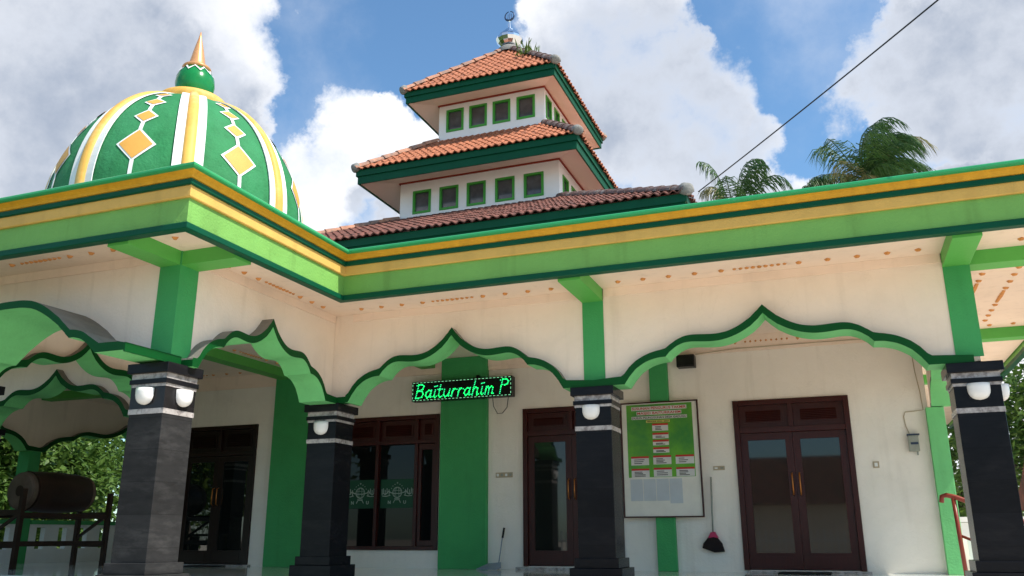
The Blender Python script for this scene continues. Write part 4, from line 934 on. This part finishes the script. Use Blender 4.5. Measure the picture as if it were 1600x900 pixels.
# ------------------------------------------------------------------ vegetation
def leafy(name, base, trunk_h, blobs_, nleaf, ls, m, label, cat='tree', group=None, bark='bark', limbs=5, seed=1):
    rnd = random.Random(seed); t = empty(name, base, label, cat, group); bx, by_, bz = base
    tk = MB(); cx_ = sum(b[0] for b in blobs_)/len(blobs_); cy_ = sum(b[1] for b in blobs_)/len(blobs_)
    p = [(bx, by_, bz), (bx+(cx_-bx)*.2+.1, by_+(cy_-by_)*.2, bz+trunk_h*.5), (bx+(cx_-bx)*.6, by_+(cy_-by_)*.6, bz+trunk_h)]
    tk.tube(p, [.2, .15, .11], 8)
    for b in blobs_[:limbs*2]:
        q = Vector(p[2]); e = Vector(b[:3]); mid = q.lerp(e, .5)+Vector((rnd.uniform(-.3, .3), rnd.uniform(-.3, .3), rnd.uniform(-.2, .4)))
        tk.tube([q, mid, e], [.07, .045, .015], 6)
    child(t, 'trunk', tk, bark, smooth=True)
    cr = MB(); tot = sum(b[3]**2 for b in blobs_)
    for b in blobs_:
        k = int(nleaf*b[3]**2/tot)
        # twig clumps
        clumps = [(rnd.gauss(0, 1), rnd.gauss(0, 1), rnd.gauss(0, 1)) for _ in range(max(4, k//28))]
        cl2 = []
        for c in clumps:
            L = math.sqrt(sum(q*q for q in c)) or 1; rr = b[3]*rnd.uniform(.45, 1.08); cl2.append((b[0]+c[0]/L*rr, b[1]+c[1]/L*rr, b[2]+c[2]/L*rr*.85))
        for _ in range(k):
            c = rnd.choice(cl2); s = ls*rnd.uniform(.6, 1.3); sp_ = b[3]*.16+ls*.8
            o = Vector((c[0]+rnd.gauss(0, sp_), c[1]+rnd.gauss(0, sp_), c[2]+rnd.gauss(0, sp_*.8)))
            d = Vector((rnd.gauss(0, 1), rnd.gauss(0, 1), rnd.gauss(-.35, .6))).normalized(); n_ = Vector((rnd.gauss(0, .6), rnd.gauss(0, .6), 1)); w_ = d.cross(n_).normalized()*s*.28
            f_ = d*s; k_ = w_.cross(d).normalized()*s*.06
            cr.add([o, o+f_*.45+w_+k_, o+f_, o+f_*.45-w_+k_], [(0, 1, 2, 3)])
    child(t, 'crown', cr, m)
    return t
def palm(base, top, n, L, wind, label, seed, tr=.18, upright=.0, nl=60):
    rnd = random.Random(seed); t = empty('palm_tree', base, label, 'palm tree', 'coconut palms beyond the roof')
    b, tp_ = Vector(base), Vector(top); pts = [b.lerp(tp_, i/8)+Vector((.25*math.sin(i*.5), 0, 0)) for i in range(9)]; pts[-1] = tp_
    child(t, 'trunk', MB().tube(pts, [tr*1.3-tr*.5*i/8 for i in range(9)], 10), 'palmbark', smooth=True)
    for i in range(n):
        az = i*2.39996+rnd.uniform(-.25, .25); el0 = R(84-92*((i+.5)/n)**.9)+rnd.uniform(-.12, .12)+upright; Lf = L*rnd.uniform(.8, 1.08)
        p = tp_.copy(); d = Vector((math.cos(az)*math.cos(el0), math.sin(az)*math.cos(el0), math.sin(el0))); ra_ = [p.copy()]; ns = 16; dr_ = rnd.uniform(.75, 1.15)
        for k in range(ns):
            d = (d+Vector((wind[0], wind[1], -.15*dr_*(.1+(k/ns)**1.3*2.2)))*(.55+k/ns)).normalized(); p = p+d*Lf/ns; ra_.append(p.copy())
        fr_ = MB(); fr_.tube(ra_[::2], [.03*(1-j/9.)+.006 for j in range(len(ra_[::2]))], 5, 0)
        dead = rnd.random() < .09; pm_ = 1 if dead else 0
        for k in range(nl):
            if rnd.random() < .07: continue
            u = .10+.9*k/(nl-1); f = u*ns; j = min(int(f), ns-1); q = ra_[j].lerp(ra_[j+1], f-j); tan = (ra_[j+1]-ra_[j]).normalized()
            sd_ = tan.cross(Vector((0, 0, 1))); sd_ = (sd_ if sd_.length > .05 else Vector((math.sin(az), -math.cos(az), 0))).normalized()
            ll = L*.34*math.sin(math.pi*min(1, .12+u*.80))**.7*rnd.uniform(.6, 1.15)
            for s in (-1, 1):
                dd = (sd_*s*rnd.uniform(.35, .7)+tan*rnd.uniform(.4, .75)+Vector((wind[0]*4, wind[1]*4, -.35-.9*u*rnd.random()))).normalized(); w_ = tan*.020+Vector((0, 0, .008))
                m1_ = q+dd*ll*.5; m2_ = m1_+(dd+Vector((wind[0]*3, wind[1]*3, -1.1))).normalized()*ll*.55
                fr_.add([q-w_*.5, q+w_*.5, m1_+w_, m2_, m1_-w_], [(0, 1, 2, 4), (4, 2, 3)], pm_)
        child(t, 'frond', fr_, ['palmleaf', 'palmdry'])
    child(t, 'heart', MB().lathe([(.12, -.5), (.3, -.1), (.22, .3), (.05, .7), (0, .8)], tuple(tp_), 10), 'palmleaf')
    return t
palm((1.6, 41, -1.6), (2.5, 40, 15.9), 30, 4.3, (.075, 0), 'tall coconut palm with a full windblown crown above the right roof edge', 3)
palm((-3.6, 37, -1.6), (-3.1, 36, 13.0), 13, 3.5, (.02, .0), 'lower coconut palm with sparse upright fronds right of the tower', 8, upright=.42)
palm((-1.0, 40, -1.6), (-.4, 40, 14.6), 12, 2.7, (.03, 0), 'short palm whose feathery tips just show over the fascia', 14)
palm((-20.5, 2.5, -1.6), (-20.2, 3, 1.3), 16, 3.4, (.02, 0), 'young garden palm with low arching fronds west of the porch', 21, nl=36)

# left garden behind the west balustrade
leafy('garden_tree', (-22.5, 17.5, -1.6), 2.2, [(-22.3, 17, 2.4, 1.7), (-21.4, 19, 1.7, 1.4), (-23.5, 18.8, 3, 1.8), (-21.5, 16.2, .9, 1.0), (-22.6, 20.4, 2.3, 1.5)], 14000, .25, 'leafdk', 'dense dark leaved tree behind the drum beside the grey column', seed=4)
leafy('garden_tree', (-22, 13.2, -1.6), 1.8, [(-22, 13, 1.2, 1.2), (-22.8, 14.6, 2.2, 1.3), (-21.4, 14.3, .6, .8), (-23, 12, 2.4, 1.4)], 6000, .26, 'leaf', 'thin branching tree with yellow green leaves behind the drum', seed=5)
leafy('garden_bush', (-20.6, 11.2, -1.6), .8, [(-20.5, 11, .3, .9), (-21.2, 9.9, .5, 1.0), (-20.9, 12.5, -.1, .8)], 2600, .20, 'leaf', 'bright green bush at the far left behind the balustrade', 'bush', seed=6)
leafy('garden_tree', (-30, 22, -1.6), 3, [(-29, 20, 3, 3), (-31, 25, 3, 3.2), (-30, 15, 3, 3), (-31, 10, 2.6, 3), (-28, 29, 3, 3), (-29, 20, 0, 2.4), (-29.5, 13, 0, 2.6), (-30, 25, .3, 2.5), (-29, 17, -.5, 2.2), (-27, 22, 1, 2.4), (-28, 11, 1, 2.3)], 26000, .42, 'leafdk', 'broad dark tree filling the back of the left garden', seed=7)
leafy('garden_tree', (-21.5, 8, -1.6), 2.4, [(-21.5, 8, 2.6, 1.7), (-22.5, 6, 3.4, 1.8), (-21.3, 9.8, 3.6, 1.4), (-23, 10.5, 4.2, 1.8)], 6000, .26, 'leaf', 'tall leafy tree left of the drum outside the veranda', seed=19)
leafy('garden_tree', (-24, 4, -1.6), 2.4, [(-24, 4, 2.4, 2), (-23.6, 1.5, 1.6, 1.7), (-25, 7, 2, 1.8), (-24, -2, 2, 2)], 7000, .24, 'leaf', 'leafy tree west of the porch front', seed=9)
leafy('garden_tree', (-16.8, 4.5, -1.6), 2.0, [(-16.8, 4.5, 2.0, 1.7), (-15.4, 3.6, 2.8, 1.3), (-17.8, 6.4, 2.8, 1.8), (-16.2, 6.6, 3.6, 1.3), (-17.5, 2.5, 1.6, 1.5)], 6000, .24, 'leaf', 'unseen broad tree added just west of the porch to block sky light, mirrored in the left door', seed=23)  # out of view; added to keep western sky light off the porch
bn = empty('banana_plant', (-20.3, 14.6, -1.6), 'banana plant with a thick pale stem and broad pale leaves', 'plant')
child(bn, 'stem', MB().tube([(-20.3, 14.6, -1.6), (-20.25, 14.6, .6), (-20.1, 14.65, 2.05), (-20.05, 14.7, 2.35)], [.26, .22, .15, .03], 12), 'stem', smooth=True)
def bleaf(o, az, el, L, w, droop):
    mb = MB(); p = Vector(o); d = Vector((math.cos(az)*math.cos(el), math.sin(az)*math.cos(el), math.sin(el))); vs_ = []; n = 14
    for i in range(n+1):
        u = i/n; s = d.cross(Vector((0, 0, 1))).normalized(); ww = w*math.sin(math.pi*min(1, .08+.92*u))**.5*(1 if u > .12 else .15); jit = (.92+.16*(i % 2))
        vs_ += [p+s*ww*jit-Vector((0, 0, ww*.25)), p, p-s*ww*jit-Vector((0, 0, ww*.25))]; d = (d+Vector((0, 0, -droop))).normalized(); p = p+d*L/n
    mb.add(vs_, [(i*3+k, i*3+k+1, i*3+k+4, i*3+k+3) for i in range(n) for k in range(2)]); return mb
for i, (o, az, el, L, w, dr2) in enumerate([((-20.3, 14.6, -1.2), 1.2, .9, 2.6, .32, .09), ((-20.2, 14.9, -1.3), .5, 1.0, 2.3, .30, .10), ((-20.3, 14.4, -1.3), -1.4, 1.0, 2.4, .3, .1), ((-20.2, 15.6, -1.4), .9, .75, 2.2, .30, .06), ((-20.4, 14.3, -1.3), -2.2, .9, 2.4, .3, .1), ((-19.6, 15.9, -1.5), 1.5, .8, 2.0, .28, .06)]):
    child(bn, 'leaf', bleaf(o, az, el, L, w, dr2), 'banana')
# trees and a tiled house to the right
leafy('garden_tree', (5.5, 27, -1.6), 3, [(4.6, 26, 3.0, 1.6), (6.2, 27, 4.2, 2.0), (7.5, 28, 2.6, 2.0), (5.2, 28, 1.8, 1.8), (3.6, 27, 2.0, 1.2), (3.4, 28.5, 3.4, 1.3), (8.6, 27, 4.5, 2)], 9000, .26, 'leafdk', 'dark glossy tree behind the rightmost column', seed=11)
leafy('garden_tree', (3.2, 33, -1.6), 3, [(3.2, 32, 1.2, 2.2), (4.6, 34, 2.6, 2.4), (2.2, 34, 3.0, 2.0), (6.5, 34, 2.0, 2.6)], 6000, .28, 'leaf', 'lighter green tree seen in the gap beside the corner pilaster', seed=12)
hs_ = empty('neighbour_house', (7.5, 21, -1.6), 'low white house with a rusty red tiled roof at the right edge', 'house')
child(hs_, 'wall', MB().box(4.3, 12, 19.6, 24, -1.6, .5), 'purewhite')
child(hs_, 'eaves_board', MB().box(3.95, 12.2, 19.0, 19.1, .42, .56), 'purewhite')
hr_ = MB(); hr_.add([(3.9, 19.0, .58), (12.2, 19.0, .58), (12.2, 21.8, 1.9), (3.9, 21.8, 1.9), (12.2, 24.6, .58), (3.9, 24.6, .58)], [(0, 1, 2, 3), (3, 2, 4, 5), (0, 3, 5), (1, 4, 2)])
for i in range(52):
    x = 3.9+i*.16; hr_.tube([(x, 19.0, .60), (x, 21.8, 1.92)], .035, 5)
child(hs_, 'roof', hr_, 'tile_old')
thing1('garden_wall', MB().box(1.8, 3.9, 20, 20.2, -1.6, .25).box(1.8, 3.9, 19.96, 20.24, .26, .36), 'purewhite', 'short white wall seen between the pilaster and the rightmost column', 'wall')
# weeds on the top roof
wd = empty('roof_weed', (-6.35, 17.9, 11.9), 'small green weed sprouting from the top roof ridge', 'plant')
wm = MB(); rnd = random.Random(5)
for i in range(60):
    o = Vector((-6.38+rnd.gauss(0, .13), 18.0+rnd.gauss(0, .1), 11.80+rnd.gauss(0, .05))); d = Vector((rnd.gauss(0, .5), rnd.gauss(0, .5), 1)).normalized()*rnd.uniform(.1, .38); s = Vector((rnd.uniform(-1, 1), rnd.uniform(-1, 1), 0)).normalized()*.022
    wm.add([o-s*.3, o+d*.5-s, o+d, o+d*.5+s], [(0, 1, 2, 3)])
child(wd, 'foliage', wm, 'leaf'); child(wd, 'twig', MB().tube([(-6.38, 18, 11.75), (-6.37, 18, 12.0), (-6.33, 18, 12.25)], .01, 5), 'bark')

# ------------------------------------------------------------------ what stands opposite (seen in the glass)
fe = empty('street_fence', (0, -7, -1.6), 'white barred street fence opposite the mosque, mirrored in the door glass', 'fence')
fb = MB()
for i in range(120): x = -14+i*.22; fb.box(x, x+.05, -7.02, -6.98, -1.6, .2)
child(fe, 'bars', fb, 'purewhite'); child(fe, 'rail', MB().box(-14, 12.5, -6.975, -6.94, -.2, -.14).box(-14, 12.5, -6.975, -6.94, -1.3, -1.24), 'purewhite')
oh = empty('opposite_house', (-2, -16, -1.6), 'tile roofed house across the street, mirrored in the door glass', 'house')
child(oh, 'wall', MB().box(-10, 3, -20, -14, -1.6, 1.4), 'cream')
child(oh, 'roof', MB().add([(-10.6, -13.4, 1.3), (3.6, -13.4, 1.3), (3.6, -17, 3.6), (-10.6, -17, 3.6), (3.6, -20.6, 1.3), (-10.6, -20.6, 1.3)], [(0, 1, 2, 3), (3, 2, 4, 5), (0, 3, 5), (1, 4, 2), (0, 1, 4, 5)]), 'tile_old')
leafy('street_tree', (8, -15, -1.6), 3, [(8, -15, 3, 2.2), (10, -16, 2.4, 2.0), (6.6, -16, 2.2, 1.8), (8.6, -14, 5, 1.8)], 4000, .3, 'leafdk', 'dark street tree across the road, mirrored in the glass', seed=15)
